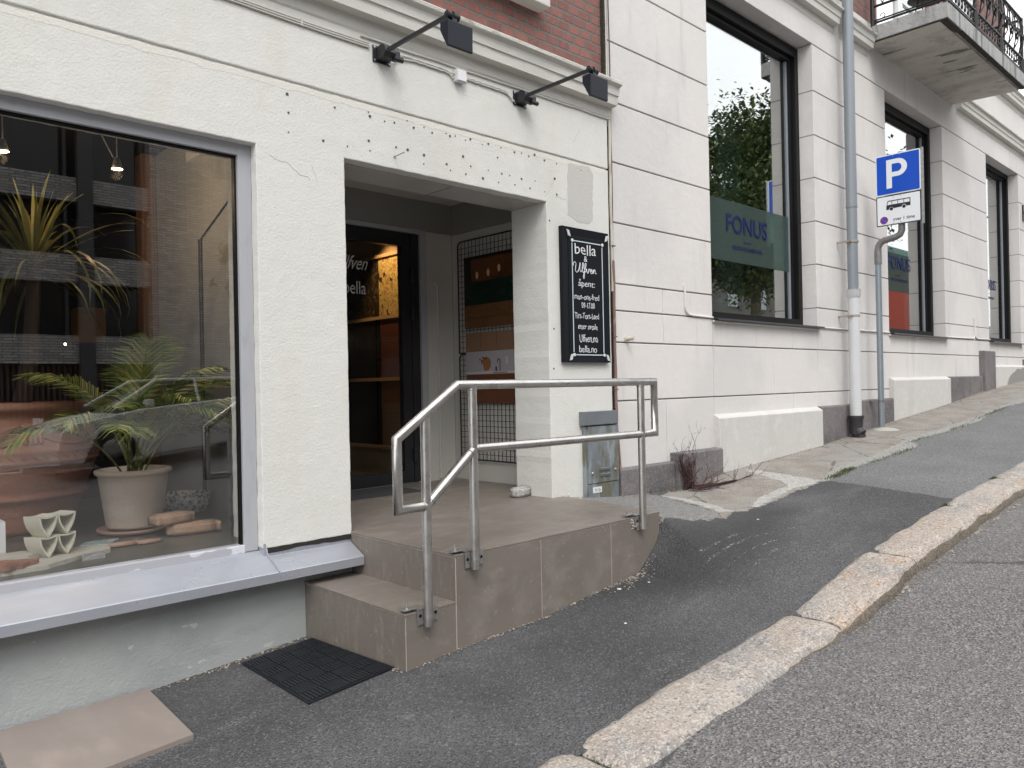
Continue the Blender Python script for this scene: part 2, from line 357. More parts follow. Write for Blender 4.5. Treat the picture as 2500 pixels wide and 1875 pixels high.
P_SLAB = [(5.33,3.85),(5.14,3.47),(5.06,3.25),(4.81,2.93),(4.84,2.91),(5.08,3.0),(5.21,2.96),(5.37,2.99),(5.76,3.02),(6.03,3.06),(6.24,3.07),(6.65,3.1),(6.78,3.05),(7.19,3.14),(7.89,3.11),(8.43,3.13),(9.06,3.09),(9.39,3.26),(9.88,3.2),(10.42,3.1),(11.33,3.09),(12.42,3.22),(13.43,3.09),(90,3.1),(90,4.3),(5.6,4.3),(5.76,3.95)]
P_MA = [(6.79,3.9),(6.82,3.79),(6.72,3.13),(6.61,3.08),(6.28,3.15),(5.73,3.05),(5.36,3.0),(5.54,3.11),(5.84,3.21),(6.35,3.24),(6.49,3.36),(6.69,3.8)]
P_MB = [(5.33,3.85),(5.36,3.61),(5.22,3.22),(5.07,3.01),(4.96,3.06),(5.1,3.27),(5.22,3.52)]
P_MC = [(6.6,3.0),(6.87,3.16),(7.51,3.25),(8.39,3.27),(9.51,3.34),(10.6,3.24),(11.75,3.23),(14.03,3.23),(30,3.2),(30,2.9),(6.6,2.9)]
P_GREY = [(5.09,4.2),(5.33,3.85),(5.14,3.47),(5.06,3.25),(4.84,2.93),(4.5,2.98),(4.24,3.05),(4.1,3.5),(4.1,4.2)]
P_OLD = [(6.78,3.2),(6.7,2.49),(6.62,1.9),(90,1.9),(90,3.6),(6.9,3.6)]
SCUFF = [[(4.16,2.69),(4.42,2.68),(4.72,2.65),(5.02,2.57),(5.2,2.5)],[(4.18,2.59),(4.48,2.58),(4.78,2.52)],[(4.23,2.75),(4.44,2.74),(4.71,2.72)],[(4.36,2.46),(4.64,2.44)],[(4.95,3.64),(4.96,3.31),(4.79,2.93)]]

def ground_mat():
    m = bpy.data.materials.new('patched_pavement'); m.use_nodes = True; nt = m.node_tree; n, l = nt.nodes, nt.links
    b = n['Principled BSDF']
    A = {}
    for k in ('slab','mort','band','grey','old','scuff','fresh'):
        a = n.new('ShaderNodeAttribute'); a.attribute_name = k; A[k] = a.outputs['Fac']
    wob = math_(nt, 'MULTIPLY', math_(nt, 'SUBTRACT', lay(nt, 'noise', 9), .5), .12)
    wob = math_(nt, 'ADD', wob, math_(nt, 'MULTIPLY', math_(nt, 'SUBTRACT', lay(nt, 'noise', 60), .5), .04))
    def msk(k, w=.006, off=0):
        return ramp(nt, math_(nt, 'ADD', math_(nt, 'ADD', A[k], wob), off), -w, w)
    big = lay(nt, 'noise', 1.3); fine = lay(nt, 'cell', 120); fine2 = lay(nt, 'cell', 170); mid = lay(nt, 'noise', 30)
    speck = ramp(nt, fine, .86, .93); speck2 = ramp(nt, fine2, .78, .9)
    # newest asphalt
    c = mixc(nt, ramp(nt, big, .35, .7), (.062,.061,.064), (.104,.103,.107))
    c = mixc(nt, math_(nt, 'MULTIPLY', ramp(nt, lay(nt, 'noise', 110, d=2), .50, .66), .8), c, (.026,.025,.027))
    c = mixc(nt, math_(nt, 'MULTIPLY', speck, .32), c, (.27,.265,.27))
    c = mixc(nt, math_(nt, 'MULTIPLY', ramp(nt, lay(nt, 'noise', 260), .63, .72), .7), c, (.30,.29,.275))
    dust = ramp(nt, lay(nt, 'noise', 2.6, (.35,1.5,1)), .56, .75)
    c = mixc(nt, math_(nt, 'MULTIPLY', math_(nt, 'MULTIPLY', dust, ramp(nt, lay(nt, 'noise', 140), .5, .62)), .55), c, (.34,.33,.31))
    c = mixc(nt, math_(nt, 'MULTIPLY', ramp(nt, math_(nt, 'ADD', A['fresh'], wob), -.18, .22), .62), c, (.022,.021,.022))
    c = mixc(nt, math_(nt, 'MULTIPLY', ramp(nt, lay(nt, 'vor', 1.7), .055, .03), .35), c, (.20,.19,.175))
    c = mixc(nt, math_(nt, 'MULTIPLY', ramp(nt, lay(nt, 'noise', 1.1, (.5,1.6,1)), .56, .72), .35), c, (.16,.155,.15))
    # older asphalt
    co = mixc(nt, ramp(nt, big, .3, .7), (.140,.140,.142), (.185,.184,.184))
    co = mixc(nt, math_(nt, 'MULTIPLY', speck2, .6), co, (.36,.36,.35))
    co = mixc(nt, math_(nt, 'MULTIPLY', ramp(nt, lay(nt, 'noise', 75), .50, .66), .75), co, (.06,.06,.062))
    c = mixc(nt, msk('old'), c, co)
    cg = mixc(nt, ramp(nt, mid, .4, .65), (.17,.17,.165), (.25,.245,.235))
    cg = mixc(nt, math_(nt, 'MULTIPLY', speck2, .7), cg, (.40,.39,.37))
    c = mixc(nt, msk('grey'), c, cg)
    # worn exposed-aggregate slab
    cs = mixc(nt, ramp(nt, lay(nt, 'noise', 3.5), .35, .65), (.25,.225,.195), (.33,.315,.29))
    cs = mixc(nt, math_(nt, 'MULTIPLY', ramp(nt, fine, .55, .8), .6), cs, (.40,.34,.28))
    cs = mixc(nt, math_(nt, 'MULTIPLY', ramp(nt, fine2, .75, .85), .65), cs, (.12,.11,.10))
    cs = mixc(nt, math_(nt, 'MULTIPLY', ramp(nt, lay(nt, 'noise', 1.9, (.6,1.4,1)), .56, .66), .75), cs, (.29,.285,.27))
    crk = ramp(nt, math_(nt, 'ADD', lay(nt, 'crack', 1.0, (.9,1.3,1)), math_(nt, 'MULTIPLY', math_(nt, 'SUBTRACT', lay(nt, 'noise', 12), .5), .03)), .008, .004)
    cs = mixc(nt, math_(nt, 'MULTIPLY', crk, .75), cs, (.10,.09,.08))
    c = mixc(nt, msk('slab'), c, cs)
    cm = mixc(nt, ramp(nt, mid, .35, .7), (.36,.35,.33), (.52,.51,.48))
    cb = mixc(nt, ramp(nt, mid, .35, .7), (.27,.27,.255), (.38,.375,.355))
    c = mixc(nt, math_(nt, 'MULTIPLY', msk('band'), msk('slab')), c, cb)
    c = mixc(nt, msk('mort', .01), c, cm)
    sf = math_(nt, 'MULTIPLY', ramp(nt, math_(nt, 'ADD', A['scuff'], math_(nt, 'MULTIPLY', wob, .3)), -.012, -.002), ramp(nt, lay(nt, 'noise', 70), .50, .60))
    c = mixc(nt, math_(nt, 'MULTIPLY', sf, .6), c, (.40,.39,.37))
    l.new(c, b.inputs['Base Color']); b.inputs['Roughness'].default_value = .85
    b1 = n.new('ShaderNodeBump'); b1.inputs['Distance'].default_value = .011; l.new(lay(nt, 'vor', 95), b1.inputs['Height'])
    b2 = n.new('ShaderNodeBump'); b2.inputs['Distance'].default_value = .010; l.new(lay(nt, 'noise', 28), b2.inputs['Height']); l.new(b1.outputs[0], b2.inputs['Normal'])
    b3 = n.new('ShaderNodeBump'); b3.inputs['Distance'].default_value = .006; b3.inputs['Strength'].default_value = 1
    l.new(math_(nt, 'ADD', msk('slab', .01), msk('mort', .01)), b3.inputs['Height']); l.new(b2.outputs[0], b3.inputs['Normal'])
    l.new(b3.outputs[0], b.inputs['Normal']); return m
m_ground = ground_mat()
def road_mat():
    m = bpy.data.materials.new('road_asphalt'); m.use_nodes = True; nt = m.node_tree; n, l = nt.nodes, nt.links
    b = n['Principled BSDF']; big = lay(nt, 'noise', .8); f = lay(nt, 'cell', 95); f2 = lay(nt, 'cell', 130)
    c = mixc(nt, ramp(nt, big, .3, .7), (.122,.118,.119), (.165,.159,.158))
    c = mixc(nt, math_(nt, 'MULTIPLY', ramp(nt, f, .6, .85), .65), c, (.31,.285,.265))
    c = mixc(nt, math_(nt, 'MULTIPLY', ramp(nt, f2, .3, .12), .75), c, (.045,.043,.045))
    c = mixc(nt, math_(nt, 'MULTIPLY', ramp(nt, lay(nt, 'noise', 80), .62, .70), .7), c, (.42,.41,.39))
    c = mixc(nt, math_(nt, 'MULTIPLY', ramp(nt, lay(nt, 'noise', 1.0, (.10,2.4,1)), .52, .72), .42), c, (.07,.07,.07))
    ck = ramp(nt, math_(nt, 'ADD', lay(nt, 'crack', .45, (.35,1,1)), math_(nt, 'MULTIPLY', math_(nt, 'SUBTRACT', lay(nt, 'noise', 9), .5), .03)), .0035, .0015)
    c = mixc(nt, math_(nt, 'MULTIPLY', ck, .7), c, (.04,.04,.04))
    l.new(c, b.inputs['Base Color']); b.inputs['Roughness'].default_value = .8
    b1 = n.new('ShaderNodeBump'); b1.inputs['Distance'].default_value = .010; l.new(lay(nt, 'vor', 95), b1.inputs['Height'])
    b2 = n.new('ShaderNodeBump'); b2.inputs['Distance'].default_value = .006; l.new(lay(nt, 'noise', 40), b2.inputs['Height']); l.new(b1.outputs[0], b2.inputs['Normal'])
    l.new(b2.outputs[0], b.inputs['Normal']); return m
m_road = road_mat()

xs = np.concatenate([np.arange(-60,-1,.5), np.arange(-1,3.8,.05), np.arange(3.8,7.2,.02), np.arange(7.2,14,.05), np.arange(14,90.1,.5)])
ys = np.concatenate([np.arange(1.94,4.1,.02)])
def pav_z(x, y):
    z = Hrow(x, y) + .006*np.sin(x*2.1+y*1.7) * (y < 3.9) * .5
    return z
grid_sheet('pavement', xs, ys, pav_z, m_ground, dict(
    slab=lambda P: sdf(P, P_SLAB), mort=lambda P: np.maximum(sdf(P, P_MA), sdf(P, P_MB)), band=lambda P: sdf(P, P_MC),
    grey=lambda P: sdf(P, P_GREY), old=lambda P: sdf(P, P_OLD),
    fresh=lambda P: sdf(P, [(3.3,3.2),(3.7,2.75),(4.1,2.45),(4.9,2.5),(5.6,2.75),(5.3,3.0),(4.7,2.96),(4.2,3.1)]),
    scuff=lambda P: np.max([sdf(P, s, False) for s in SCUFF], axis=0)))
KX = [-60,-3,1.5,2.6,3.6,4.2,5,7.3,8.6,13,90]; KD = [.02,.02,.015,.012,.03,.075,.085,.075,.08,.1,.1]
def road_z(x, y):
    zk = Hrow(x, 2.0) - np.interp(x, KX, KD)
    return zk - (1.72-y)*.012*(y > -2) - (3.72*.012 - (-2-y)*.012)*(y <= -2)
grid_sheet('road', np.concatenate([np.arange(-60,-2,.5), np.arange(-2,12,.1), np.arange(12,90.1,.5)]), np.concatenate([np.arange(-7,1.0,.4), np.arange(1.0,1.83,.04)]), road_z, m_road)
m_opp = M('far_pavement', (.2,.2,.2), .85, layers=[('noise', 6, None, (.14,.14,.14), .4, .7, .8)])
grid_sheet('far_pavement', np.arange(-60,90.1,1), np.array([-30,-12,-7.3,-7.1]), lambda x, y: Hrow(x, 2.0)+.06, m_opp)
mb = MB()
for k in range(-58, 88): mb.box(k+.01, k+.99, -7.12, -6.85, H(k+.5,2)-.3, H(k+.5,2)+.065)
structure(mb.build('far_kerb', m_cobble))

mb = MB()
for k in range(-20, 92): mb.add([(k,1.6,H(k,2)-.20),(k+1,1.6,H(k+1,2)-.20),(k+1,2.9,H(k+1,2)-.15),(k,2.9,H(k,2)-.15)], [(0,1,2,3)])
structure(mb.build('kerb_bed', M('kerb_bed_soil', (.035,.03,.024), .95)))
# granite kerb stones, each its own thing
joints = [-2.4,-1.0,.55,2.17,3.93,4.97,6.36,7.62,8.95,10.2,11.5,12.8,14.2,15.5,16.8,18.2]
kl = ['leftmost buff granite kerb stone beyond the bottom edge', 'buff granite kerb stone before the bottom edge of the pavement', 'buff granite kerb stone just below the bottom edge of the photo',
      'long flush granite kerb stone opposite the doorstep, nearest and widest', 'granite kerb stone with orange tint right after the long near one', 'short raised kerb stone between two dark joints opposite the dark asphalt end',
      'rust-streaked kerb stone beside the join of dark and old asphalt', 'rust-streaked kerb stone at the right edge of the photo']
for i in range(len(joints)-1):
    a, b = joints[i]+.009, joints[i+1]-.009
    nn = max(6, int((b-a)/.04)); vs = []; fs = []
    prof = [(2.005,-.25),(2.008,-.03),(1.998,.002),(1.97,.013),(1.9,.013),(1.82,.012),(1.755,.010),(1.72,.0),(1.703,-.020),(1.698,-.07),(1.70,-.25)]
    for k in range(nn+1):
        x = a+(b-a)*k/nn; e = min(k, nn-k)
        rd = {0:.018, 1:.004}.get(e, 0)
        for j, (y, z) in enumerate(prof):
            w1 = noise.noise(Vector((x*5, j*.35, i*3.1)))*.022 + noise.noise(Vector((x*18, j*.5, i)))*.010
            w2 = noise.noise(Vector((x*4, y*9, i*7.7)))*.007 + noise.noise(Vector((x*16, y*20, i)))*.003
            yy = y + w1*(1 if j in (0,1,2,6,7,8,9,10) else .3) + (rd*.8 if y < 1.8 else -rd*.5)
            vs.append((x, yy, H(x, 2.0)+z+w2-(rd if z > -.2 else 0)))
    np_ = len(prof)
    mb = MB(); mb.add(vs, [(k*np_+j, k*np_+j+1, (k+1)*np_+j+1, (k+1)*np_+j) for k in range(nn) for j in range(np_-1)], 0, True)
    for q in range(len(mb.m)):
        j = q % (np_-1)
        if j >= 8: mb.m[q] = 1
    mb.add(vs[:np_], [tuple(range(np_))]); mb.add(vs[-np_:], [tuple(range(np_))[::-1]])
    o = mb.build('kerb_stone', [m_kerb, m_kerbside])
    lab = kl[i] if i < len(kl) else 'granite kerb stone further up the hill, outside the right edge'
    tag(o, lab, 'kerb stone', 'granite kerb stones along the road')

# ------------------------------------------------------------------ left building: shop
shop = E('shop_building', 'cream plastered shop with big display window, recessed doorway and red brick above its cornice', 'building', (2, 4.6, -1.4))
fy = lambda a, b, d: (a, d, b)
def jitter_poly(poly, step=.05, amp=.0018):
    out = []
    for i, p in enumerate(poly):
        q = poly[(i+1) % len(poly)]; L = math.dist(p, q); n = max(1, int(L/step))
        for k in range(n):
            t = k/n; j = amp if k else 0
            out.append((p[0]+(q[0]-p[0])*t+random.uniform(-j,j), p[1]+(q[1]-p[1])*t+random.uniform(-j,j)))
    return out
mb = MB()
low = [(-4,1.728),(4.938,1.730),(4.938,-1.1),(4.205,-1.1),(4.205,1.37),(2.475,1.37),(2.475,-.862),(1.922,-.862),(1.922,1.345),(-1.2,1.345),(-1.2,-.86),(-4,-.86)]
mb.prism(jitter_poly(low), fy, 4.0, 4.38)
mb.prism(jitter_poly([(-4,1.742),(4.938,1.744),(4.938,2.2),(-4,2.2)], amp=.0012), fy, 4.0, 4.38)
mb.box(-4, 4.93, 4.014, 4.37, 1.70, 1.76)
mb.build('wall', m_plasL, shop, bevel=.006)
mb = MB(); mb.box(-4, 4.94, 4.05, 4.38, 2.3, 7.5); mb.build('brick_wall', m_brick, shop)
CP = [(4.02,2.10),(4.0,2.150),(3.992,2.165),(3.986,2.20),(3.983,2.234),(3.915,2.240),(3.911,2.293),(3.908,2.309),(3.898,2.313),(3.893,2.35),(3.889,2.374),(3.866,2.386),(3.858,2.392),(3.858,2.413),(3.866,2.422),(4.06,2.512),(4.2,2.52),(4.2,2.1)]
def cornice(x0, x1, dz, name, parent, dy=0):
    mb = MB(); n = max(2, int((x1-x0)/.12)); vs = []; L = len(CP)
    for k in range(n+1):
        x = x0+(x1-x0)*k/n
        for j, (y, z) in enumerate(CP):
            a = noise.noise(Vector((x*3, j*.7, dz)))*.0035 if j < 15 else 0
            vs.append((x, y+dy+a, z+dz+a*.6))
    mb.add(vs, [(k*L+j, k*L+(j+1)%L, (k+1)*L+(j+1)%L, (k+1)*L+j) for k in range(n) for j in range(L)])
    for q in range(len(mb.m)):
        if q % L in (12,13,14): mb.m[q] = 1
    mb.add(vs[:L], [tuple(range(L))]); mb.add(vs[-L:], [tuple(range(L))[::-1]])
    return mb.build(name, [m_corn, m_corntop], parent)
cornice(-4, 4.972, 0, 'cornice', shop)
mb = MB(); mb.box(2.9, 4.22, 3.93, 4.1, 2.80, 2.875); mb.build('window_sill', m_corn, shop, bevel=.008)
mb = MB(); mb.box(2.98, 4.14, 4.02, 4.06, 2.876, 4.4)
mb.build('upper_window', m_framep, shop)
# foundation below the sill
mb = MB(); vs = []
mb.box(-4, 2.47, 3.993, 4.3, -2.6, -.95); mb.build('foundation', m_found, shop)
# paint patch right of the door and stain by the joint
mb = MB(); pp = jitter_poly([(4.45,1.70),(4.70,1.72),(4.755,1.66),(4.74,1.5),(4.735,1.30),(4.69,1.262),(4.55,1.262),(4.44,1.30)], .03, .006)
mb.prism(pp, fy, 3.9985, 4.004)
mb.build('paint_patch', M('grey_paint_patch', (.50,.49,.455), .85, bumps=[('noise', 70, None, .004)]), shop)
# drill holes left by an old sign
HO = [(223,508),(230,608),(230,714),(418,760),(549,790),(480,580),(661,605),(670,628),(749,655),(802,662),(871,652),(664,760),(671,814),(811,795),(874,809),(906,690),(962,687),(1006,717),(1081,720),(1102,735),(1131,734),(962,837),(961,885),(1084,886),(1105,920),(1188,940),(1186,757),(1212,752),(1173,845),(1214,898),(1276,779),(1309,777),(1378,797),(1360,851),(1309,919),(1280,963),(1365,985),(1382,937),(1425,947),(1450,822),(1488,827),(1528,844),(1559,836),(1489,966),(1453,997),(1535,1017),(1563,977),(1612,866),(1678,884),(1668,965),(1615,1036),(1679,1051),(1809,920)]
def onwall(px, py, Y):
    v = _d + _r*((px-1250)/1893.87) - _u*((py-937.5)/1893.87); return v*(Y/v.y)
mb = MB()
for i, (x, y) in enumerate(HO):
    p = onwall(600+x*.4521, y*.4521, 4.0); r = [.0048,.0065,.0042,.008][i % 4] if i % 7 else .0095
    mb.tube([(p.x, 3.9972, p.z), (p.x, 4.01, p.z)], r, 8)
for (x, y) in ((4.26,.42),(4.235,1.23),(4.25,.12)): mb.tube([(x, 3.9972, y), (x, 4.01, y)], .007, 8)
mb.build('drill_holes', M('drill_hole_dark', (.10,.095,.09), .9), shop)
mb = MB(); pp = [(-4+.06*k, 1.726) for k in range(149)]+[(4.88-.06*k, 1.695-.012*abs(noise.noise(Vector((k*.4,0,0))))*2) for k in range(149)]
mb.prism(pp, fy, 3.9992, 4.003); mb.build('paint_edge', M('yellowish_paint_edge', (.66,.645,.585), .85, bumps=[('noise', 75, None, .0028)]), shop)
# thin plaster cracks
mb = MB()
def crack(x, z, dx, dz, n, r=.0007):
    pts = []
    for k in range(n):
        pts.append((x, 3.9993, z)); x += dx+random.uniform(-.01,.01); z += dz+random.uniform(-.012,.012)
    mb.tube(pts, r, 4, mitre=False)
for a in ((4.19,1.40,.012,.018,9),(4.3,1.42,.02,-.004,8),(4.44,1.5,.004,.03,9),(4.62,.28,.03,.004,9),(2.0,1.30,.024,-.008,12),(4.6,2.0,-.01,-.02,8),(2.3,1.2,-.01,.015,6)): crack(*a)
mb.build('plaster_cracks', M('crack_line', (.36,.35,.32), .9), shop)
# metal sill under the display window and under the pillar
def sill_strip(x0, x1, yb, zb, up, name):
    mb = MB()
    pr = [(yb+.03,zb+up),(yb-.002,zb+up),(yb-.002,zb),(3.86,-.967),(3.856,-.972),(3.856,-1.019),(3.866,-1.024),(3.872,-1.02),(3.872,-.975),(yb+.03,zb-.012)] if up else \
         [(yb+.03,zb),(yb-.002,zb),(3.86,-.967),(3.856,-.972),(3.856,-1.019),(3.866,-1.024),(3.872,-1.02),(3.872,-.975),(yb+.03,zb-.012)]
    n = max(1, int((x1-x0)/.15)); L = len(pr); vs = []
    for k in range(n+1):
        x = x0+(x1-x0)*k/n
        vs += [(x, y, z+noise.noise(Vector((x*2.3, y*5, 0)))*.0009) for y, z in pr]
    mb.add(vs, [(k*L+j, k*L+(j+1)%L, (k+1)*L+(j+1)%L, (k+1)*L+j) for k in range(n) for j in range(L)])
    mb.add(vs[:L], [tuple(range(L))]); mb.add(vs[-L:], [tuple(range(L))[::-1]])
    return mb
sill = sill_strip(-3, 1.936, 4.05, -.878, 0, 'sill').build('metal_sill', m_zinc, shop)
sill_strip(1.942, 2.467, 4.0, -.905, .036, 'sill').build('metal_sill', m_zinc, shop)
mb = MB()   # upstand seam between the two lengths
mb.prism([(4.062,-.83),(4.0,-.862),(3.99,-.888),(3.865,-.949),(3.854,-.960),(3.854,-1.02),(3.868,-1.02),(3.868,-.985),(4.0,-.91),(4.062,-.885)], lambda a, b, d: (d, a, b), 1.936, 1.942)
mb.box(1.9225, 1.936, 3.998, 4.062, -.905, -.835)
mb.build('sill_seam', m_zinc, shop, bevel=.002)
mb = MB(); mb.prism(jitter_poly([(1.945,-.862),(2.47,-.864),(2.47,-.892),(2.2,-.884),(1.945,-.89)], .04, .003), fy, 3.997, 4.05)
mb.build('sill_gap', M('dark_gap', (.02,.018,.016), .9), shop)
# sealant bead where the sill meets the steps
# display window: frame and pane
fr = MB()
fr.box(1.845, 1.921, 4.062, 4.14, -.876, 1.344)
fr.box(-1.19, 1.845, 4.062, 4.14, 1.283, 1.344)
fr.box(-1.26, -1.19, 4.062, 4.14, -.876, 1.344)
fro = fr.build('display_window_frame', m_framep, shop, bevel=.003)
fb = MB(); fb.box(-1.19, 1.845, 4.060, 4.14, -.880, -.838); fb.build('display_window_bottom_rail', m_frame, shop, bevel=.003)
gk = MB(); gk.box(1.834,1.845,4.085,4.12,-.838,1.283); gk.box(-1.19,1.834,4.085,4.12,1.273,1.283); gk.build('gasket', m_black, shop)
m_glassS = glass('shop_glass', .105)
mb = MB(); mb.box(-1.19, 1.834, 4.098, 4.104, -.838, 1.273); mb.build('display_window_glass', m_glassS, shop)

# entrance recess
mb = MB()
mb.box(2.477, 4.2035, 4.086, 4.379, 1.363, 1.368)                       # low board behind the lintel
mb.build('recess_ceiling', m_ceil, shop)
mb = MB(); mb.box(2.2, 4.7, 4.381, 5.7, 1.675, 1.74); mb.build('upper_ceiling', M('pale_ceiling', (.60,.58,.55), .6), shop)
mb = MB(); mb.box(3.37, 3.375, 4.09, 4.378, 1.3615, 1.3625); mb.build('ceiling_joint', m_black, shop)
mb = MB()
mb.box(2.47, 4.586, 5.575, 5.70, 1.405, 1.675); mb.box(4.575, 4.70, 4.39, 5.575, 1.40, 1.675)
mb.build('recess_fascia', m_band, shop)
for bx in ((4.586, 4.72, 4.385, 5.585, -.86, 1.40),(4.278, 4.586, 5.585, 5.70, -.86, 1.405),(2.36, 2.47, 4.38, 5.585, -.86, 1.675),(2.47, 2.55, 5.585, 5.7, -.86, 1.405)):
    mb = MB(); mb.box(*bx); mb.build('recess_wall', m_recess, shop, bevel=.004)
mb = MB(); mb.tube([(4.40, 5.575, -.83), (4.40, 5.575, .93), (4.385,5.575,.945),(4.365,5.58,.945)], .011, 8); mb.box(4.375,4.425,5.57,5.585,.93,.96)
mb.build('recess_conduit', m_recess, shop)
# glazed door in a white casing, with shop room behind
dr = MB(); dr.box(4.208, 4.278, 5.57, 5.66, -.86, 1.405); dr.box(2.55, 4.208, 5.57, 5.66, 1.37, 1.405); dr.build('door_casing', m_framep, shop, bevel=.003)
door = MB()
door.box(4.022, 4.120, 5.60, 5.66, -.84, 1.368); door.box(4.122, 4.206, 5.592, 5.66, -.84, 1.368); door.box(3.0, 4.022, 5.60, 5.66, 1.247, 1.368); door.box(3.0, 4.022, 5.60, 5.66, -.84, -.735); door.box(2.92, 3.0, 5.60, 5.66, -.84, 1.368)
door.box(2.55, 2.62, 5.60, 5.66, -.84, 1.368); door.box(2.62,2.92,5.60,5.66,-.84,-.735); door.box(2.62,2.92,5.60,5.66,1.247,1.368)
m_door = M('anthracite_door', (.022,.022,.024), .3)
dobj = door.build('door', m_door, shop, bevel=.004)
m_glassD = glass('door_glass', .05)
mb = MB(); mb.box(3.0, 4.022, 5.628, 5.634, -.735, 1.247); mb.box(2.62,2.92,5.628,5.634,-.735,1.247); mb.build('glass', m_glassD, dobj)
for hz in (1.0, .66, -.6):
    mb = MB(); mb.box(4.105,4.15,5.575,5.60,hz-.05,hz+.05); mb.tube([(4.121,5.578,hz-.06),(4.121,5.578,hz+.06)], .012, 8); mb.build('hinge', m_door, dobj)
m_etch = M('etched_lettering', (.62,.62,.60), .6)
mb = MB()
text_into(mb, 'bella', (3.455, 3.668, .798, .906), lambda a, b, d: (a, 5.626-d, b), .001)
text_into(mb, 'Ulfven', (3.39, 3.69, 1.005, 1.12), lambda a, b, d: (a, 5.626-d, b), .001, shear=.55)
mb.build('lettering', m_etch, dobj)

# rooms behind the glass (dark), display floor, side wall and column
mb = MB(); mb.box(-2.2, 2.30, 4.14, 6.9, -.92, -.84); mb.build('display_floor', m_slate, shop)
mb = MB()
mb.box(2.25, 2.352, 4.385, 5.70, -.84, 1.9); mb.box(2.25, 2.35, 5.70, 6.45, -.84, 1.9)
mb.box(1.93, 2.02, 4.15, 4.30, -.84, 1.5)
mb.build('display_side_wall', m_grey, shop)
mb = MB()
for y in (5.56, 5.60): mb.tube([(2.243, y, -.82), (2.243, y, 1.1)], .006, 6)
mb.tube([(2.243,5.56,1.1),(2.243,5.0,1.32)], .006, 6)
mb.build('wall_rail', m_black, shop)
mb = MB(); mb.box(2.14, 2.25, 6.46, 6.60, -.84, 1.9); mb.build('room_column', M('tan_column', (.24,.14,.085), .5), shop)
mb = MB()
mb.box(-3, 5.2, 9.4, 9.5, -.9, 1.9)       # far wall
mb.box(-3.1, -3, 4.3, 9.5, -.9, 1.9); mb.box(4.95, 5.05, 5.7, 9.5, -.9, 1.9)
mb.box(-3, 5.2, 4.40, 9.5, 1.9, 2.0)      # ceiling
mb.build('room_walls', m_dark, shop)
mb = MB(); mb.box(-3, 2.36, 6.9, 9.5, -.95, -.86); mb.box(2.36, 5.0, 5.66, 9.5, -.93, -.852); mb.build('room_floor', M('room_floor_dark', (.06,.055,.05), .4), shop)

# ------------------------------------------------------------------ entrance steps
steps = E('entrance_steps', 'brown tiled two-step landing with steel handrail in front of the shop door', 'steps', (3.3, 3.5, -1.35))
mb = MB()
def fxy(z0_, z1_): return None
land = [(2.470,3.030),(4.205,3.030),(4.23,3.06),(4.345,4.06),(4.205,4.06),(4.205,4.385),(4.586,4.385),(4.586,5.60),(2.470,5.60)]
mb.prism(land, lambda a, b, d: (a, b, d), -.860, -.848); mb.build('landing_top', m_steptile, steps, bevel=.0025)
mb = MB()
for (a, b) in ((2.4768,3.087),(3.0915,3.701),(3.7055,4.2)): mb.box(a, b, 3.033, 3.06, -1.75, -.8645)
mb.build('side_tiles', m_steptile, steps)
mb = MB(); mb.box(2.4725, 2.50, 3.0368, 4.0, -1.2, -.8645); mb.build('riser', m_steptile, steps)
mb = MB(); mb.prism([(2.474,3.034),(4.201,3.034),(4.34,4.055),(2.474,4.055)], lambda a, b, d: (a, b, d), -1.76, -.859)
mb.build('core', m_grout, steps)
mb = MB(); mb.box(2.158, 2.472, 3.030, 3.992, -1.092, -1.080); mb.build('lower_step_top', m_steptile, steps, bevel=.0025)
mb = MB(); mb.box(2.1645, 2.4700, 3.033, 3.06, -1.75, -1.0965); mb.box(2.1605, 2.19, 3.0368, 3.992, -1.75, -1.0965); mb.build('lower_step_faces', m_steptile, steps)
mb = MB(); mb.box(2.1625, 2.473, 3.0345, 3.99, -1.76, -1.09); mb.build('lower_core', m_grout, steps)
mb = MB()  # grout lines across the landing
for (a, b) in (((2.47,4.60),(4.205,4.60)),): pass
mb.box(2.475, 4.58, 4.985, 4.988, -.8482, -.8476); mb.box(3.37,3.373,4.40,5.58,-.8482,-.8476)
mb.build('grout_lines', m_grout, steps)
# chipped mortar at the landing corner
def pebble(mb, c, r, mi=0, sq=.6):
    bm = bmesh.new(); bmesh.ops.create_icosphere(bm, subdivisions=1, radius=1)
    s = random.random()*50; R_ = Matrix.Rotation(random.uniform(0,6), 3, 'Z')
    vs = [R_ @ Vector((v.co.x*r*(1+.35*noise.noise(v.co*2+Vector((s,0,0)))), v.co.y*r*(.75+.3*noise.noise(v.co*2+Vector((s,5,0)))), v.co.z*r*sq)) + Vector(c) for v in bm.verts]
    mb.add(vs, [tuple(v.index for v in f.verts) for f in bm.faces], mi); bm.free()
mb = MB()
for k in range(70):
    t = random.random(); x = 4.215+t*.13+random.uniform(-.02,.05)*(1-t*.3); y = 3.03+t*1.0
    pebble(mb, (x, y, H(x, y)+.004+random.uniform(0,.012)), random.uniform(.008,.022))
for k in range(26): pebble(mb, (3.93+random.uniform(-.03,.05), 3.030+random.uniform(-.006,.006), -.862-random.random()**2*.07), random.uniform(.005,.011))
mb.build('crumbled_mortar', M('crumbled_mortar', (.48,.42,.385), .95, layers=[('noise', 40, None, (.30,.26,.24), .4, .7, .8)], bumps=[('noise', 90, None, .006)]), steps)

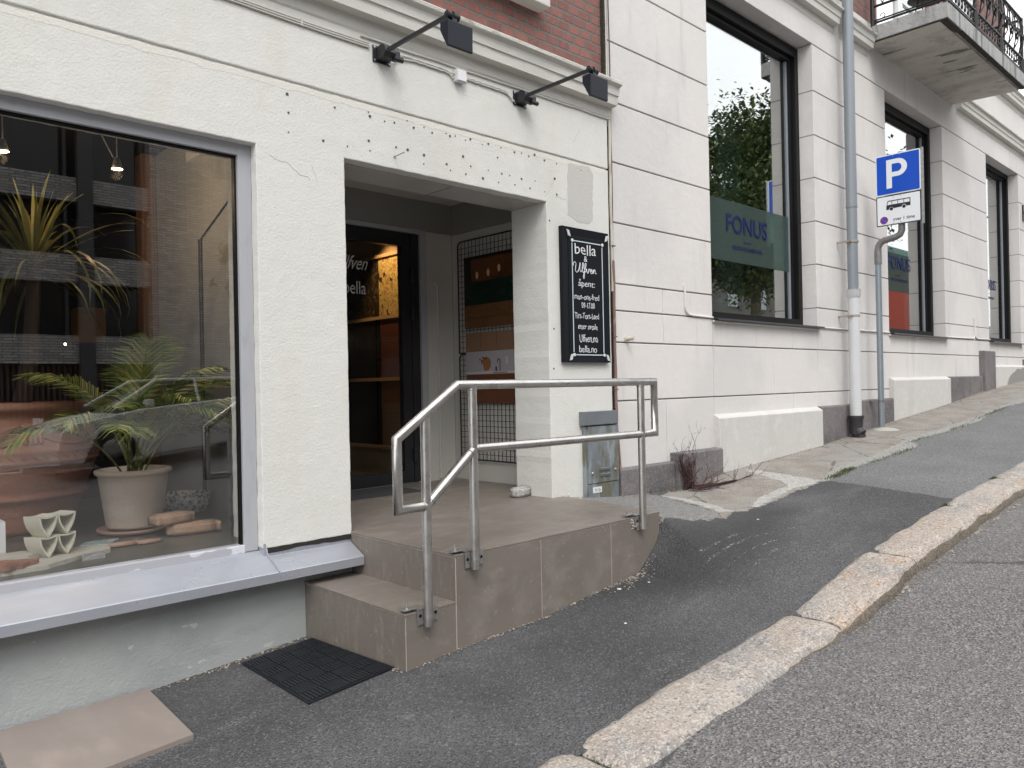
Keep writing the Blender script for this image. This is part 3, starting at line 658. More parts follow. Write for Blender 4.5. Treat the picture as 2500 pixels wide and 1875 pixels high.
# handrail
rail = E('handrail', 'brushed stainless tube handrail with side loops along the tiled steps', 'handrail', (3.1, 3.0, -.85))
R_ = .0235; Y_ = 3.0
mb = MB()
mb.tube([(2.286,Y_,-.572),(2.108,Y_,-.572),(2.108,Y_,-.242),(2.478,Y_,.008),(4.128,Y_,.006),(4.128,Y_,-.324),(3.99,Y_,-.324)], R_, 20)
mb.build('rail_tube', m_steel, rail)
mb = MB(); mb.tube([(2.276,Y_,-.572),(2.58,Y_,-.318),(3.985,Y_,-.324)], R_, 20); mb.build('mid_rail', m_steel, rail)
for (x, zb, zt) in ((2.274,-1.150,-.125),(2.578,-.930,.004),(3.985,-.925,.004)):
    mb = MB(); mb.tube([(x,Y_,zb),(x,Y_,zb+.09),(x,Y_,zt)], R_, 20); mb.tube([(x,Y_-.001,zb+.002),(x,Y_-.001,zb+.05)], .0236, 16)
    p = mb.build('post', m_steel, rail)
    st = -1.080 if zb < -1 else -.848
    mb = MB()
    mb.box(x-.048, x-.012, 3.022, 3.028, zb+.005, st+.010); mb.box(x+.012, x+.072, 3.022, 3.028, zb+.012, st+.010)
    mb.box(x-.048, x+.010, 3.022, 3.105, st+.004, st+.010)
    mb.obox((x-.078, 3.06, st+.0155), (.036,0,0), (0,.024,0), (0,0,.0025))
    for dx in (-.034, .059):
        mb.tube([(x+dx,3.0205,zb+.05),(x+dx,3.024,zb+.05)], .0075, 8, mi=1)
    b = mb.build('bracket', [m_galv, m_black], p, bevel=.0015); b.parent = p; b.matrix_parent_inverse = Matrix()
    mb = MB(); mb.tube([(x-.085,3.06,st+.012),(x-.085,3.06,st+.024)], .011, 6, smooth=False); mb.tube([(x-.085,3.06,st+.02),(x-.085,3.06,st+.05)], .0055, 8)
    b = mb.build('bolt', m_galv, p); b.parent = p; b.matrix_parent_inverse = Matrix()
mb = MB()   # weld beads
def ring(c, ax, r, rr=.0018):
    ax = Vector(ax).normalized(); u = ax.orthogonal().normalized(); v = ax.cross(u); pts = [Vector(c)+(u*math.cos(a)+v*math.sin(a))*r for a in [2*PI*k/20 for k in range(21)]]
    mb.tube(pts, rr, 6, caps=False, mitre=False)
ring((2.30,Y_,-.552),(1,0,.83),.024); ring((2.556,Y_,-.337),(1,0,.83),.024); ring((2.603,Y_,-.318),(1,0,0),.0238); ring((3.96,Y_,-.324),(1,0,0),.0238); ring((4.01,Y_,-.324),(1,0,0),.0238)
ring((2.578,Y_,-.022),(0,0,1),.0245); ring((3.985,Y_,-.022),(0,0,1),.0245); ring((2.25,Y_,-.572),(1,0,0),.0238); ring((2.274,Y_,-.142),(.5,0,1),.0245)
mb.build('weld_beads', m_weld, rail)

# ------------------------------------------------------------------ things on the shop front
def wall_lamp(x, z, label):
    r = E('wall_lamp', label, 'lamp', (x, 4.0, z), 'black arm lamps over the shopfront')
    mb = MB(); mb.box(x-.066,x+.066,3.992,3.9995,z-.05,z+.052); mb.build('wall_plate', m_blackmat, r, bevel=.002)
    mb = MB()
    mb.prism([(3.992,z+.036),(3.94,z+.046),(3.905,z+.03),(3.89,z-.01),(3.92,z-.035),(3.992,z-.036)], lambda a, b, d: (d, a, b), x-.042, x+.036)
    mb.box(x+.036, x+.072, 3.90, 3.955, z-.035, z+.012)
    mb.tube([(x+.03,3.915,z-.03),(x+.10,3.915,z-.03)], .016, 10)
    for dx in (-.055,.055):
        for dz in (-.04,.042): mb.tube([(x+dx,3.9925,z+dz),(x+dx,3.989,z+dz)], .006, 8, mi=1)
    mb.build('junction_head', [m_blackmat, m_galv], r, bevel=.003)
    mb = MB(); mb.obox((x-.02, (3.90+3.33)/2, z+.0), (.0085,0,0), (0,.290,.0), (0,-.0001,.0115)); mb.build('arm', m_blackmat, r, bevel=.002)
    mb = MB(); mb.tube([(x-.040,3.31,z+.002),(x-.012,3.31,z+.002)], .021, 16); mb.tube([(x+.0,3.31,z+.002),(x+.045,3.31,z+.002)], .023, 16); mb.tube([(x-.044,3.31,z+.002),(x-.036,3.31,z+.002)], .011, 12); mb.tube([(x-.014,3.31,z+.002),(x+.002,3.31,z+.002)], .016, 12)
    mb.box(x-.008,x+.026,3.295,3.33,z-.045,z+.004); mb.build('knuckle', m_blackmat, r, bevel=.002)
    mb = MB()   # flood head: deep box whose lower back edge is cut away, opening downward to the wall
    pr = [(3.357,z-.034),(3.357,z-.080),(3.302,z-.180),(3.285,z-.180),(3.282,z-.040),(3.290,z-.034)]
    mb.prism(pr, lambda a, b, d: (d, a, b), x-.049, x+.128); hd = mb.build('lamp_head', m_lamp, r, bevel=.009, seg=3)
    return r
L1 = wall_lamp(2.752, 2.052, 'black arm lamp on the shopfront, the left one of two, before the white junction box')
dup(L1, (3.944, 4.0, 2.067), 'black arm lamp on the shopfront nearest the drainpipe corner, right of the junction box')
m_cab = M('painted_cable', (.55,.54,.49), .6)
jb = E('junction_box', 'small white junction box with cables between the two black lamps', 'junction box', (3.36, 3.99, 2.085))
mb = MB(); mb.box(3.325,3.405,3.955,3.999,2.038,2.118); mb.build('box', M('white_plastic', (.62,.62,.62), .45), jb, bevel=.005)
mb = MB(); mb.box(3.329,3.401,3.949,3.955,2.042,2.114); mb.build('lid', M('lid_plastic', (.68,.68,.70), .4), jb, bevel=.002)
mb = MB()
def wob(x0, x1, z0_, z1_, y=3.991, n=24, a=.003): return [(x0+(x1-x0)*k/n, y, z0_+(z1_-z0_)*k/n+a*math.sin(k*1.3)*(.4+.6*math.sin(k*.37))) for k in range(n+1)]
for dz in (0, .013, .026): mb.tube(wob(-4, 2.66, 2.103-dz, 2.103-dz), .0052, 6, mitre=False)
mb.tube(wob(2.60, 4.93, 2.132, 2.150)+[(4.955,3.99,2.152),(4.975,3.99,2.17),(4.982,3.985,2.24)], .0055, 6, mitre=False)
mb.tube([(2.83,3.985,2.02),(2.86,3.99,2.055),(2.90,3.991,2.072),(2.96,3.991,2.08)]+wob(3.0,3.28,2.085,2.085)+[(3.31,3.99,2.06),(3.33,3.985,2.058)], .0052, 6, mitre=False)
mb.tube([(2.85,3.985,2.075),(2.9,3.99,2.095)]+wob(2.95,3.26,2.098,2.10)+[(3.29,3.99,2.09),(3.315,3.985,2.09),(3.33,3.98,2.088)], .0052, 6, mitre=False)
for k in range(2): mb.tube([(3.40,3.985,2.075-.02*k),(3.44,3.99,2.088-.006*k)]+wob(3.47,3.78,2.094-.012*k,2.094-.012*k)+[(3.82,3.991,2.085-.01*k),(3.86,3.99,2.05),(3.88,3.985,2.035)], .0052, 6, mitre=False)
for k in range(18): mb.box(-3.8+k*.5,-3.79+k*.5,3.984,3.997,2.07,2.11) if -3.8+k*.5 < 2.6 else None
tag(mb.build('facade_cable', m_cab), 'thin cream painted cables clipped along under the shop cornice', 'cable')
mb = MB(); mb.tube([(2.62,4.005,1.385),(2.63,3.93,1.388)], .0035, 8); 
p_ = onwall(600+804*.4521, 846*.4521, 4.0)
mb = MB(); mb.tube([(p_.x,4.01,p_.z),(p_.x,3.90,p_.z+.004)], .0035, 8); mb.tube([(p_.x,3.9985,p_.z),(p_.x,3.996,p_.z)], .009, 10); mb.tube([(p_.x,3.903,p_.z+.004),(p_.x,3.900,p_.z+.004)], .006, 8)
tag(mb.build('nail', m_galv), 'long steel nail sticking out of the plaster above the doorway', 'nail')

# chalk board
board = E('menu_board', 'tall black chalkboard with white opening hours beside the doorway', 'chalkboard', (4.606, 3.98, .17))
mb = MB()
x0, x1, z0_, z1_ = 4.334, 4.876, .169, 1.200
mb.prism([(x0,z0_),(x1,z0_),(x1,z1_),(x0,z1_)], fy, 3.972, 3.998)
mb.build('backing', m_black, board)
mb = MB()
def bevframe(mb, x0, x1, z0_, z1_, w_, yo, yi):
    O = [(x0,yo,z0_),(x1,yo,z0_),(x1,yo,z1_),(x0,yo,z1_)]; I = [(x0+w_,yi,z0_+w_),(x1-w_,yi,z0_+w_),(x1-w_,yi,z1_-w_),(x0+w_,yi,z1_-w_)]
    B = [(x0,3.999,z0_),(x1,3.999,z0_),(x1,3.999,z1_),(x0,3.999,z1_)]
    mb.add(O+I+B, [(i,(i+1)%4,4+(i+1)%4,4+i) for i in range(4)]+[(8+i,8+(i+1)%4,(i+1)%4,i) for i in range(4)])
bevframe(mb, x0-.002, x1+.002, z0_-.002, z1_+.002, .060, 3.964, 3.9715)
mb.build('frame', M('chalkboard_frame', (.008,.009,.012), .6, spec=.15), board)
mb = MB(); mb.box(x0+.07, x1-.07, 3.969, 3.9745, z0_+.07, z1_-.07); mb.build('slate', M('chalkboard_slate', (.008,.009,.012), .7, spec=.15), board)
m_chalk = M('chalk_paint', (.68,.69,.70), .8)
bf = lambda a, b, d: (a, 3.9685-d, b)
mb = MB()
T = [('bella',4.478,4.728,1.005,1.088,0,.004),('&',4.582,4.622,.952,.995,0,0),('apent:',4.512,4.706,.742,.795,0,.002),('man-ons-fred',4.464,4.756,.655,.700,0,.003),
     ('09-17.00',4.545,4.700,.590,.634,0,.002),('Tirs-Tors-L\u00f8rd',4.464,4.750,.505,.552,0,.003),('etter avtale',4.498,4.730,.425,.468,0,.003),('Ulfven.no',4.512,4.730,.325,.384,0,.003),('bella.no',4.508,4.716,.245,.297,0,.002)]
for (s, a0, a1, b0, b1, sh, j) in T: text_into(mb, s, (a0, a1, b0, b1), bf, .0012, shear=sh, jit=j, bold=-.004)
# the ring over the first letter and the script name, brushed by hand
def stroke(mb, pts, a0, b0, s, r=.0042, sx=1.0):
    P = [(a0+x*s*sx, 3.968, b0+y*s) for x, y in pts]; Q = []
    for i in range(len(P)-1):
        p0 = P[max(i-1,0)]; p1 = P[i]; p2 = P[i+1]; p3 = P[min(i+2,len(P)-1)]
        for k in range(5):
            t = k/5; Q.append(tuple(.5*((2*p1[c])+(-p0[c]+p2[c])*t+(2*p0[c]-5*p1[c]+4*p2[c]-p3[c])*t*t+(-p0[c]+3*p1[c]-3*p2[c]+p3[c])*t**3) for c in range(3)))
    Q.append(P[-1]); mb.tube(Q, r, 6, mitre=False)
stroke(mb, [(0,0),(.5,.5),(1,0),(.5,-.5),(0,0)], 4.524, .806, .012, .0022)
U = [(.02,.62),(0,.85),(.14,1.0),(.26,.85),(.22,.45),(.2,.15),(.32,.0),(.5,.15),(.62,.6),(.7,.98),(.66,.4),(.72,.08),(.86,.2)]
Lf = [(.86,.2),(1.0,.55),(1.06,.92),(.98,1.0),(.92,.7),(.92,.2),(1.0,.04),(1.12,.2),(1.26,.6),(1.32,.95),(1.22,.95),(1.16,.5),(1.12,-.2),(1.08,-.55),(1.0,-.4),(1.1,0),(1.3,.18)]
Vn = [(1.3,.18),(1.36,.45),(1.42,.1),(1.52,.05),(1.62,.45),(1.72,.4),(1.74,.2),(1.9,.3),(1.88,.47),(1.78,.38),(1.8,.08),(1.92,.04),(2.04,.3),(2.06,.45),(2.06,.04),(2.14,.35),(2.26,.45),(2.28,.1),(2.42,.12)]
for q in (U, Lf, Vn): stroke(mb, q, 4.458, .862, .078, .0030, 1.44)
mb.build('lettering', m_chalk, board)
mb = MB()
mb.box(4.441, 4.449, 3.966, 3.9685, .245, 1.085); mb.box(4.798, 4.806, 3.966, 3.9685, .245, 1.085); mb.box(4.465, 4.785, 3.966, 3.9685, 1.099, 1.107); mb.box(4.47, 4.785, 3.966, 3.9685, .222, .230)
mb.build('border_lines', M('pale_blue_border', (.50,.60,.66), .7), board)
mb = MB()
for (x, z) in ((4.445,1.103),(4.802,1.103),(4.445,.226),(4.802,.226)): mb.tube([(x,3.966,z),(x,3.960,z)], .0125, 12)
mb.build('pin', m_chalk, board)
m_ctile = M('corner_tile', (.55,.60,.58), .3)
for (cx, cz, sx, sz) in ((4.395,1.152,1,-1),(4.846,1.158,-1,-1),(4.405,.178+.03,1,1),(4.838,.205,-1,1)):
    mb = MB(); mb.prism([(cx-.021*sx,cz-.026*sz),(cx+.006*sx,cz-.020*sz),(cx+.021*sx,cz+.026*sz),(cx-.006*sx,cz+.018*sz)], fy, 3.952, 3.958); mb.build('corner_tile', m_ctile, board)

# meter cabinet
cab = E('meter_cabinet', 'weathered grey metal meter cabinet low on the wall at the corner', 'cabinet', (4.75, 3.99, -.9))
m_cabm = M('weathered_zinc', (.16,.18,.195), .6, .2, layers=[('noise', 16, (1,1,.3), (.30,.33,.34), .5, .62, .75), ('noise', 6, (1,1,.35), (.26,.29,.31), .45, .7, .8), ('noise', 8, (1,1,.4), (.13,.115,.06), .50, .62, .75), ('noise', 30, (1,1,.25), (.38,.42,.44), .64, .72, .6)], bumps=[('noise', 8, None, .004)])
m_cabp = M('cabinet_cap', (.175,.19,.205), .45, .3, layers=[('noise', 5, None, (.20,.23,.255), .4, .7, .6)])
mb = MB(); mb.box(4.553, 4.956, 3.968, 3.9995, -.93, -.33); mb.build('housing', m_cabm, cab, bevel=.003)
mb = MB(); mb.box(4.575, 4.948, 3.956, 3.9675, -.78, -.335); mb.build('cover', m_cabm, cab, bevel=.003)
mb = MB(); mb.box(4.575, 4.948, 3.960, 3.9675, -.915, -.7865); mb.build('base_plate', m_cabm, cab, bevel=.002)
mb = MB(); mb.box(4.522, 4.93, 3.945, 3.9995, -.322, -.216); mb.build('cap', m_cabp, cab, bevel=.003)
mb = MB()
for z in (-.675, -.72): mb.obox((4.77,3.951,z), (.062,0,0), (0,.007,.002), (0,-.003,.010))
mb.build('vent_louvre', m_cabp, cab, bevel=.003)
for (x, z) in ((4.62,-.70),(4.90,-.69)):
    mb = MB(); mb.lathe([(.012,0),(.011,.004),(.006,.008),(.0005,.009)], n=12)
    mb.v = [(x+v[0], 3.955-v[2], z+v[1]) for v in mb.v]; mb.build('screw', m_galv, cab)
mb = MB(); mb.box(4.625,4.73,3.957,3.9598,-.855,-.81); text_into(mb, 'N 36', (4.652,4.715,-.845,-.82), lambda a,b,d: (a,3.9568-d,b), .0006, mi=1)
mb.build('sticker', [M('paper_sticker', (.68,.68,.68), .5), M('sticker_ink', (.12,.12,.13), .6)], cab)

# pipes and cables in the joint between the houses
m_cream = M('cream_pipe', (.52,.49,.42), .6, layers=[('noise', 12, (1,1,.3), (.33,.27,.22), .55, .7, .8)], bumps=[('noise', 50, None, .002)])
m_brown = M('brown_pipe', (.20,.115,.10), .6, layers=[('noise', 14, (1,1,.3), (.36,.30,.27), .58, .7, .7)])
def wobv(x, y, z0_, z1_, a=.004, n=30, s=0): return [(x+a*math.sin(k*.8+s)+a*.7*math.sin(k*.31+s), y, z0_+(z1_-z0_)*k/n) for k in range(n+1)]
mb = MB(); mb.tube(wobv(4.966, 4.0, .75, 2.24, .002), .0125, 8, mitre=False); mb.tube(wobv(4.972, 4.03, 2.42, 7.4, .002), .014, 8, mitre=False)
tag(mb.build('cable_duct', m_cream), 'cream painted duct running up the joint between the two houses', 'pipe')
mb = MB(); mb.tube(wobv(4.972, 3.992, -.33, 1.0, .002), .013, 8, mitre=False); mb.tube([(4.973,3.992,-.33),(4.985,3.985,-.5),(5.0,3.98,-.75),(5.012,3.985,-.93)], .011, 8, mitre=False)
for z in (1.12,.38,-.05): mb.box(4.955,4.99,3.975,4.0,z-.004,z+.004)
tag(mb.build('cable_duct', m_brown), 'flaking brown duct beside the chalkboard, lower end behind the cabinet', 'pipe')
mb = MB(); mb.tube(wobv(4.992, 4.005, -.6, 7.4, .003, 60, 1), .005, 6, mitre=False); mb.tube(wobv(4.985, 4.0, -.85, -.3, .004, 20, 2), .006, 6, mitre=False)
tag(mb.build('joint_cable', M('dark_red_cable', (.07,.035,.04), .5)), 'thin dark cable hanging down the joint next to the pale house', 'cable')
mb = MB(); mb.box(4.938, 4.985, 4.02, 4.3, -1.2, 7.5); shopgap = mb.build('joint_gap', M('dark_joint', (.03,.025,.02), .95, bumps=[('noise', 40, None, .02)]), shop)

# ------------------------------------------------------------------ right building
nb = E('funeral_office_building', 'pale grooved plaster building uphill with tall black-framed windows, balcony and brick above', 'building', (11, 5, -.8))
G = .006
Z_ = [-.147,.338,.600,.822,1.325,1.822,2.322,2.815,3.325,3.86]
WIN = [(6.487,8.700),(10.83,13.065),(15.31,17.365)]
HEAD = [3.845,3.855,3.895]
YF = 4.02
mb = MB()
def blk(x0, x1, z0_, z1_, yb=4.30): mb.cbox(x0+G*.5, x1-G*.5, YF, yb, z0_+G, z1_-G, .0035)
piers = [(4.985,6.487),(8.700,10.83),(13.065,15.31),(17.365,24.0)]
for i, (a, b) in enumerate(piers):
    for r in range(2, 9):
        cuts = {2:[(5.69,) , (), (14.16,), ()][i], 5:[(),(),(14.18,),()][i]}.get(r, ())
        xs_ = [a, *cuts, b]
        for p, q in zip(xs_, xs_[1:]): blk(p, q, Z_[r], Z_[r+1])
joinA = [4.985,5.69,6.487,7.32,8.08,8.70,9.75,10.83,11.49,12.40,13.065,14.16,15.31,16.2,17.365,19,21,24]
for p, q in zip(joinA, joinA[1:]): blk(p, q, Z_[1], Z_[2])
joinB = [4.985,6.487,7.664,8.69,9.75,10.83,11.92,13.05,14.164,15.31,16.4,17.365,19,21,24]
for p, q in zip(joinB, joinB[1:]): blk(p, q, Z_[0], Z_[1])
joinC = [4.985,5.71,6.487,8.085,8.69,9.75,10.83,11.92,13.05,14.164,15.31,17.3,24]
for p, q in zip(joinC, joinC[1:]): blk(p, q, -1.2, Z_[0])
for p, q in zip([4.985,14.95,17.25],[14.95,17.25,24.0]): blk(p, q, 3.86, 4.62)
mb.build('wall', m_plasR, nb)
mb = MB()
for (a, b) in piers: mb.box(a+.006, b-.006, YF+.014, 4.28, .6, 3.9)
mb.box(4.99, 24, YF+.014, 4.28, -1.3, .6); mb.box(4.99, 24, YF+.014, 4.27, 3.87, 4.6)
mb.build('groove_backing', m_grooveshade, nb)
m_plasD = M('stained_plaster', (.55,.53,.505), .85, layers=[('noise', 2.2, (1,1,.22), (.50,.48,.455), .48, .75, .7), ('noise', 60, None, (.36,.34,.32), .63, .70, .5), ('noise', 8, None, (.62,.60,.58), .5, .7, .5)], bumps=[('noise', 110, None, .002), ('noise', 12, None, .006)])
# plinth: granite blocks and plastered blocks with sloped tops
PL = [('g',4.99,5.748,-.700),('g',5.752,6.48,-.628),('c',6.47,8.652,-.318),('g',8.655,9.70,-.312),('g',9.704,10.835,-.270),('c',10.78,13.045,.0),('g',13.05,14.70,0.0),('g',14.70,15.305,.425),('c',15.31,17.4,.190),('g',17.4,20,.3),('g',20,24,.6)]
for i, (k, a, b, zt) in enumerate(PL):
    mb = MB(); yo = 3.965 if k == 'g' else 3.955
    if k == 'g' and i in (1,7): yo = 3.93
    pr = [(yo,-1.4),(yo,zt-.012),(yo+.012,zt),(4.03,zt+.003),(4.03,-1.4)] if k == 'g' else [(yo,-1.4),(yo,zt-.036),(yo+.012,zt-.024),(4.018,zt+.004),(4.03,zt+.004),(4.03,-1.4)]
    mb.prism(pr, lambda y, z, d: (d, y, z), a, b)
    o = mb.build('plinth_block' if k == 'g' else 'plastered_plinth', m_granite if k == 'g' else m_plasD, nb, bevel=.006)
# broken plaster on the last plinth
mb = MB(); mb.prism(jitter_poly([(16.1,-.14),(16.25,-.02),(16.5,.05),(16.7,.12),(16.9,.10),(17.2,.15),(17.4,.13),(17.4,-.3),(16.1,-.3)], .06, .02), fy, 3.947, 3.957)
mb.build('broken_plaster', M('bare_render', (.26,.25,.24), .95, bumps=[('noise', 25, None, .02)]), nb)
# cornices
cornice(4.99, 9.27, 1.985, 'cornice', nb, .02); cornice(9.44, 10.27, 1.985, 'cornice', nb, .02); cornice(13.76, 24, 2.05, 'cornice', nb, .02); cornice(13.76, 24, 2.87, 'cornice', nb, .0)
mb = MB(); mb.box(13.76, 24, 4.0, 4.068, 4.56, 5.0); mb.build('frieze', m_plasR, nb)
# brick upper storey with white windows
mb = MB()
for (a, b, c, d_) in ((4.99,10.75,4.5,12),(12.75,13.9,4.5,12),(15.3,16.9,4.5,12),(10.75,12.75,7.3,12),(13.9,15.3,7.3,12),(13.9,15.3,4.5,5.45)): mb.box(a, b, 4.07, 4.4, c, d_)
mb.build('brick_wall', m_brick, nb)
m_white = M('white_paint', (.72,.73,.73), .5)
for (a, b, c, d_) in ((10.75,12.75,4.5,7.3),(13.9,15.3,5.45,7.3)):
    mb = MB()
    mb.box(a, a+.14, 4.12, 4.2, c, d_); mb.box(b-.14, b, 4.12, 4.2, c, d_); mb.box((a+b)/2-.09, (a+b)/2+.09, 4.12, 4.2, c, d_)
    for z in (c, c+.9, d_-.7): mb.box(a+.14, (a+b)/2-.09, 4.13, 4.19, z, z+.13); mb.box((a+b)/2+.09, b-.14, 4.13, 4.19, z, z+.13)
    f = mb.build('upper_window', m_white, nb, bevel=.004)
    mb = MB(); mb.box(a+.14, b-.14, 4.155, 4.161, c, d_); g = mb.build('pane', glass('upper_glass', .35), f); g.parent = f; g.matrix_parent_inverse = Matrix()
    mb = MB(); mb.box(a, b, 4.8, 4.85, c, d_); mb.build('curtain', M('pale_curtain', (.6,.6,.58), .8, bumps=[('wave', 6, None, .02)]), nb)

# the three tall windows
m_glassF = glass('office_glass', .52, (.80,.88,.84))
m_film = M('frosted_film', (.17,.225,.21), .6)
film_nt = m_film.node_tree
m_blue = M('deep_blue_lettering', (.004,.012,.10), .5, spec=.2)
m_grayrub = M('grey_gasket', (.25,.27,.30), .4)
filmmat = bpy.data.materials.new('frosted_film'); filmmat.use_nodes = True
nt = filmmat.node_tree; nt.nodes.clear(); o_ = nt.nodes.new('ShaderNodeOutputMaterial'); df = nt.nodes.new('ShaderNodeBsdfDiffuse'); tr = nt.nodes.new('ShaderNodeBsdfTransparent'); ms = nt.nodes.new('ShaderNodeMixShader')
df.inputs[0].default_value = (.105,.135,.125,1); ms.inputs[0].default_value = .34; tr.inputs[0].default_value = (.8,.9,.88,1)
nt.links.new(tr.outputs[0], ms.inputs[1]); nt.links.new(df.outputs[0], ms.inputs[2]); nt.links.new(ms.outputs[0], o_.inputs[0])
def fonus(x0, z0_, parent, zoff=0):
    mb = MB(); f = lambda a, b, d: (a, 4.270-d, b)
    text_into(mb, 'FONUS', (x0, x0+.845, z0_, z0_+.187), f, .003)
    mb.box(x0+.345, x0+.482, 4.2665, 4.270, z0_-.082, z0_-.076)
    text_into(mb, 'BEGRAVELSESBYR\u00c5', (x0+.112, x0+.735, z0_-.172, z0_-.122), f, .002)
    o = mb.build('lettering', m_blue, parent); o.parent = parent; o.matrix_parent_inverse = Matrix(); return o
for i, ((a, b), h) in enumerate(zip(WIN, HEAD)):
    mb = MB()
    mb.box(b-.085, b, 4.19, 4.32, .605, h); mb.box(a, a+.085, 4.19, 4.32, .605, h)
    mb.box(a+.085, b-.085, 4.19, 4.32, h-.11, h); mb.box(a+.085, b-.085, 4.19, 4.32, .605, .695)
    mb.box(b-.135, b-.085, 4.235, 4.32, .695, h-.11); mb.box(a+.085, b-.135, 4.235, 4.32, h-.15, h-.11)
    fr = mb.build('window', m_black, nb, bevel=.003)
    def sub(mb_, nm, mt):
        o = mb_.build(nm, mt); o.parent = fr; return o
    mb = MB(); mb.box(b-.150, b-.136, 4.262, 4.30, .695, h-.15); sub(mb, 'gasket', m_grayrub)
    mb = MB(); mb.box(a+.085, b-.150, 4.28, 4.286, .695, h-.15); sub(mb, 'pane', m_glassF)
    mb = MB(); pr = [(4.19,.625),(4.19,.606),(3.955,.596),(3.955,.580),(3.948,.580),(3.948,.600)]
    mb.prism(pr, lambda y, z, d: (d, y, z), a-.01, b+.03); sub(mb, 'sill', M('dark_zinc_sill', (.10,.10,.11), .35, .6))
    if i < 2:
        mb = MB(); mb.box(a+.086, b-.75 if i else b-.151, 4.276, 4.279, 1.25, 1.885); sub(mb, 'frosted_band', filmmat)
    fonus([7.195,11.51,15.88][i], [1.560,1.575,1.60][i], fr)
# rooms behind the office windows
mb = MB()
m_ogrey = M('office_wall', (.24,.28,.27), .8)
for a in (4.99, 9.4, 14.2): mb.box(a, a+.1, 4.35, 8, .3, 4.1)
mb.box(18, 18.1, 4.35, 8, .3, 4.1); mb.box(4.99, 18, 8, 8.1, .3, 4.1); mb.box(4.99, 18, 4.35, 8, 4.1, 4.2); mb.build('office_room', m_ogrey, nb)
mb = MB(); mb.box(4.99, 18.1, 4.33, 8, .42, .5); mb.build('office_floor', M('office_floor', (.12,.11,.10), .6), nb)
mb = MB(); mb.box(8.1, 8.62, 4.9, 4.96, .5, 3.7); mb.box(10.3, 10.9, 5.6, 5.66, .5, 3.7); mb.build('office_partition', M('pale_panel', (.36,.42,.41), .7), nb)
mb = MB(); mb.box(13.9, 14.15, 4.5, 6.4, .5, 3.8); mb.box(12.4,13.9,6.4,6.5,.5,3.8); mb.build('red_wall', M('brick_red_wall', (.36,.035,.02), .6), nb)
# small things on the window board
def thing_box(name, lab, cat, bx, mt, group=None, bev=.003):
    mb = MB(); mb.box(*bx); return tag(mb.build(name, mt, bevel=bev), lab, cat, group)
thing_box('office_cabinet', 'dark blue cabinet standing inside the large lettered window', 'cabinet', (7.6,8.0,5.2,5.6,.5,1.2), M('blue_cabinet', (.015,.05,.16), .5))
mb = MB(); mb.lathe([(.001,0),(.055,.003),(.075,.05),(.085,.12),(.06,.18),(.03,.195),(.001,.19)], (7.36,4.45,.70), 20)
tag(mb.build('glass_vase', M('pale_blue_ceramic', (.36,.55,.60), .25)), 'pale blue rounded vase on the window board behind the office glass', 'vase')
bk = [(.55,.50,.36),(.42,.36,.25),(.60,.55,.42),(.48,.44,.35),(.55,.5,.3)]
for k in range(5): thing_box('book', 'cream paperback in the row of books at the right of the office window board', 'book', (7.98+.045*k,8.015+.045*k,4.42,4.54,.70,.86+.01*(k%3)), M('book_cover', bk[k], .7), 'books standing on the office window board')
mb = MB(); mb.lathe([(.001,0),(.11,0),(.13,.1),(.02,.12),(.001,.12)], (6.95,4.5,.70), 20); tag(mb.build('bowl', M('grey_bowl', (.4,.45,.45), .4)), 'small low grey bowl beside the vase behind the office glass', 'bowl')

# balcony (part of the building)
bal = MB(); bal.prism([(10.27,4.06),(10.27,3.065),(13.72,3.045),(13.60,4.06)], lambda a, b, d: (a, b, d), 4.320, 4.512)
m_slab = M('streaked_concrete', (.36,.36,.355), .85, layers=[('noise', 3, (1,1,.25), (.25,.25,.24), .4, .65, .8), ('noise', 9, (1,1,.12), (.09,.09,.085), .53, .68, .8), ('noise', 26, (1,1,.25), (.48,.48,.47), .55, .7, .5)], bumps=[('noise', 20, None, .01)])
balo = bal.build('balcony', m_slab, nb, bevel=.008)
mb = MB(); mb.prism([(10.30,4.05),(10.30,3.16),(13.70,3.14),(13.585,4.05)], lambda a, b, d: (a, b, d), 4.3035, 4.3195)
under = M('flaking_soffit', (.56,.53,.475), .9, layers=[('noise', 2.2, (1.6,.6,1), (.40,.37,.34), .45, .7, .8), ('noise', 2.6, (2.2,.5,1), (.10,.09,.08), .625, .66, .8), ('noise', 5, None, (.33,.30,.27), .5, .7, .6)], bumps=[('noise', 9, None, .01)])
u_ = mb.build('soffit', under); u_.parent = balo
mb = MB()
mb.prism(jitter_poly([(10.275,4.05),(10.275,3.07),(10.75,3.065),(10.8,3.13),(10.6,3.165),(10.42,3.17),(10.34,3.25),(10.312,3.6),(10.305,4.05)], .05, .012), lambda a, b, d: (a, b, d), 4.306, 4.3185)
mb.prism([(10.8,3.06),(13.71,3.05),(13.71,3.115),(10.8,3.125)], lambda a, b, d: (a, b, d), 4.312, 4.3188)
u2 = mb.build('exposed_steel_edge', M('rusty_dark_edge', (.035,.028,.024), .9, layers=[('noise', 18, None, (.10,.06,.045), .5, .7, .8)], bumps=[('noise', 40, None, .01)])); u2.parent = balo
m_iron = M('wrought_iron', (.012,.012,.014), .45)
mb = MB()
X0, X1, YB, YW = 10.30, 13.69, 3.085, 3.95
def bar(p, q, r=.011): mb.tube([p, q], r*1.3, 6)
for z, r in ((4.555,.012),(4.585,.008),(4.765,.014),(5.35,.018)):
    bar((X0,YB,z),(X1,YB,z),r); bar((X0,YB,z),(X0,YW,z),r); bar((X1,YB,z),(X1,YW,z),r)
for x in (X0, 11.42, 12.56, X1): bar((x,YB,4.5),(x,YB,5.38),.018); bar((x,YB+.002,4.51),(x,YB+.002,4.75),.03)
bar((X0,YW,4.45),(X0,YW,5.4),.022); bar((X1,YW,4.45),(X1,YW,5.4),.022)
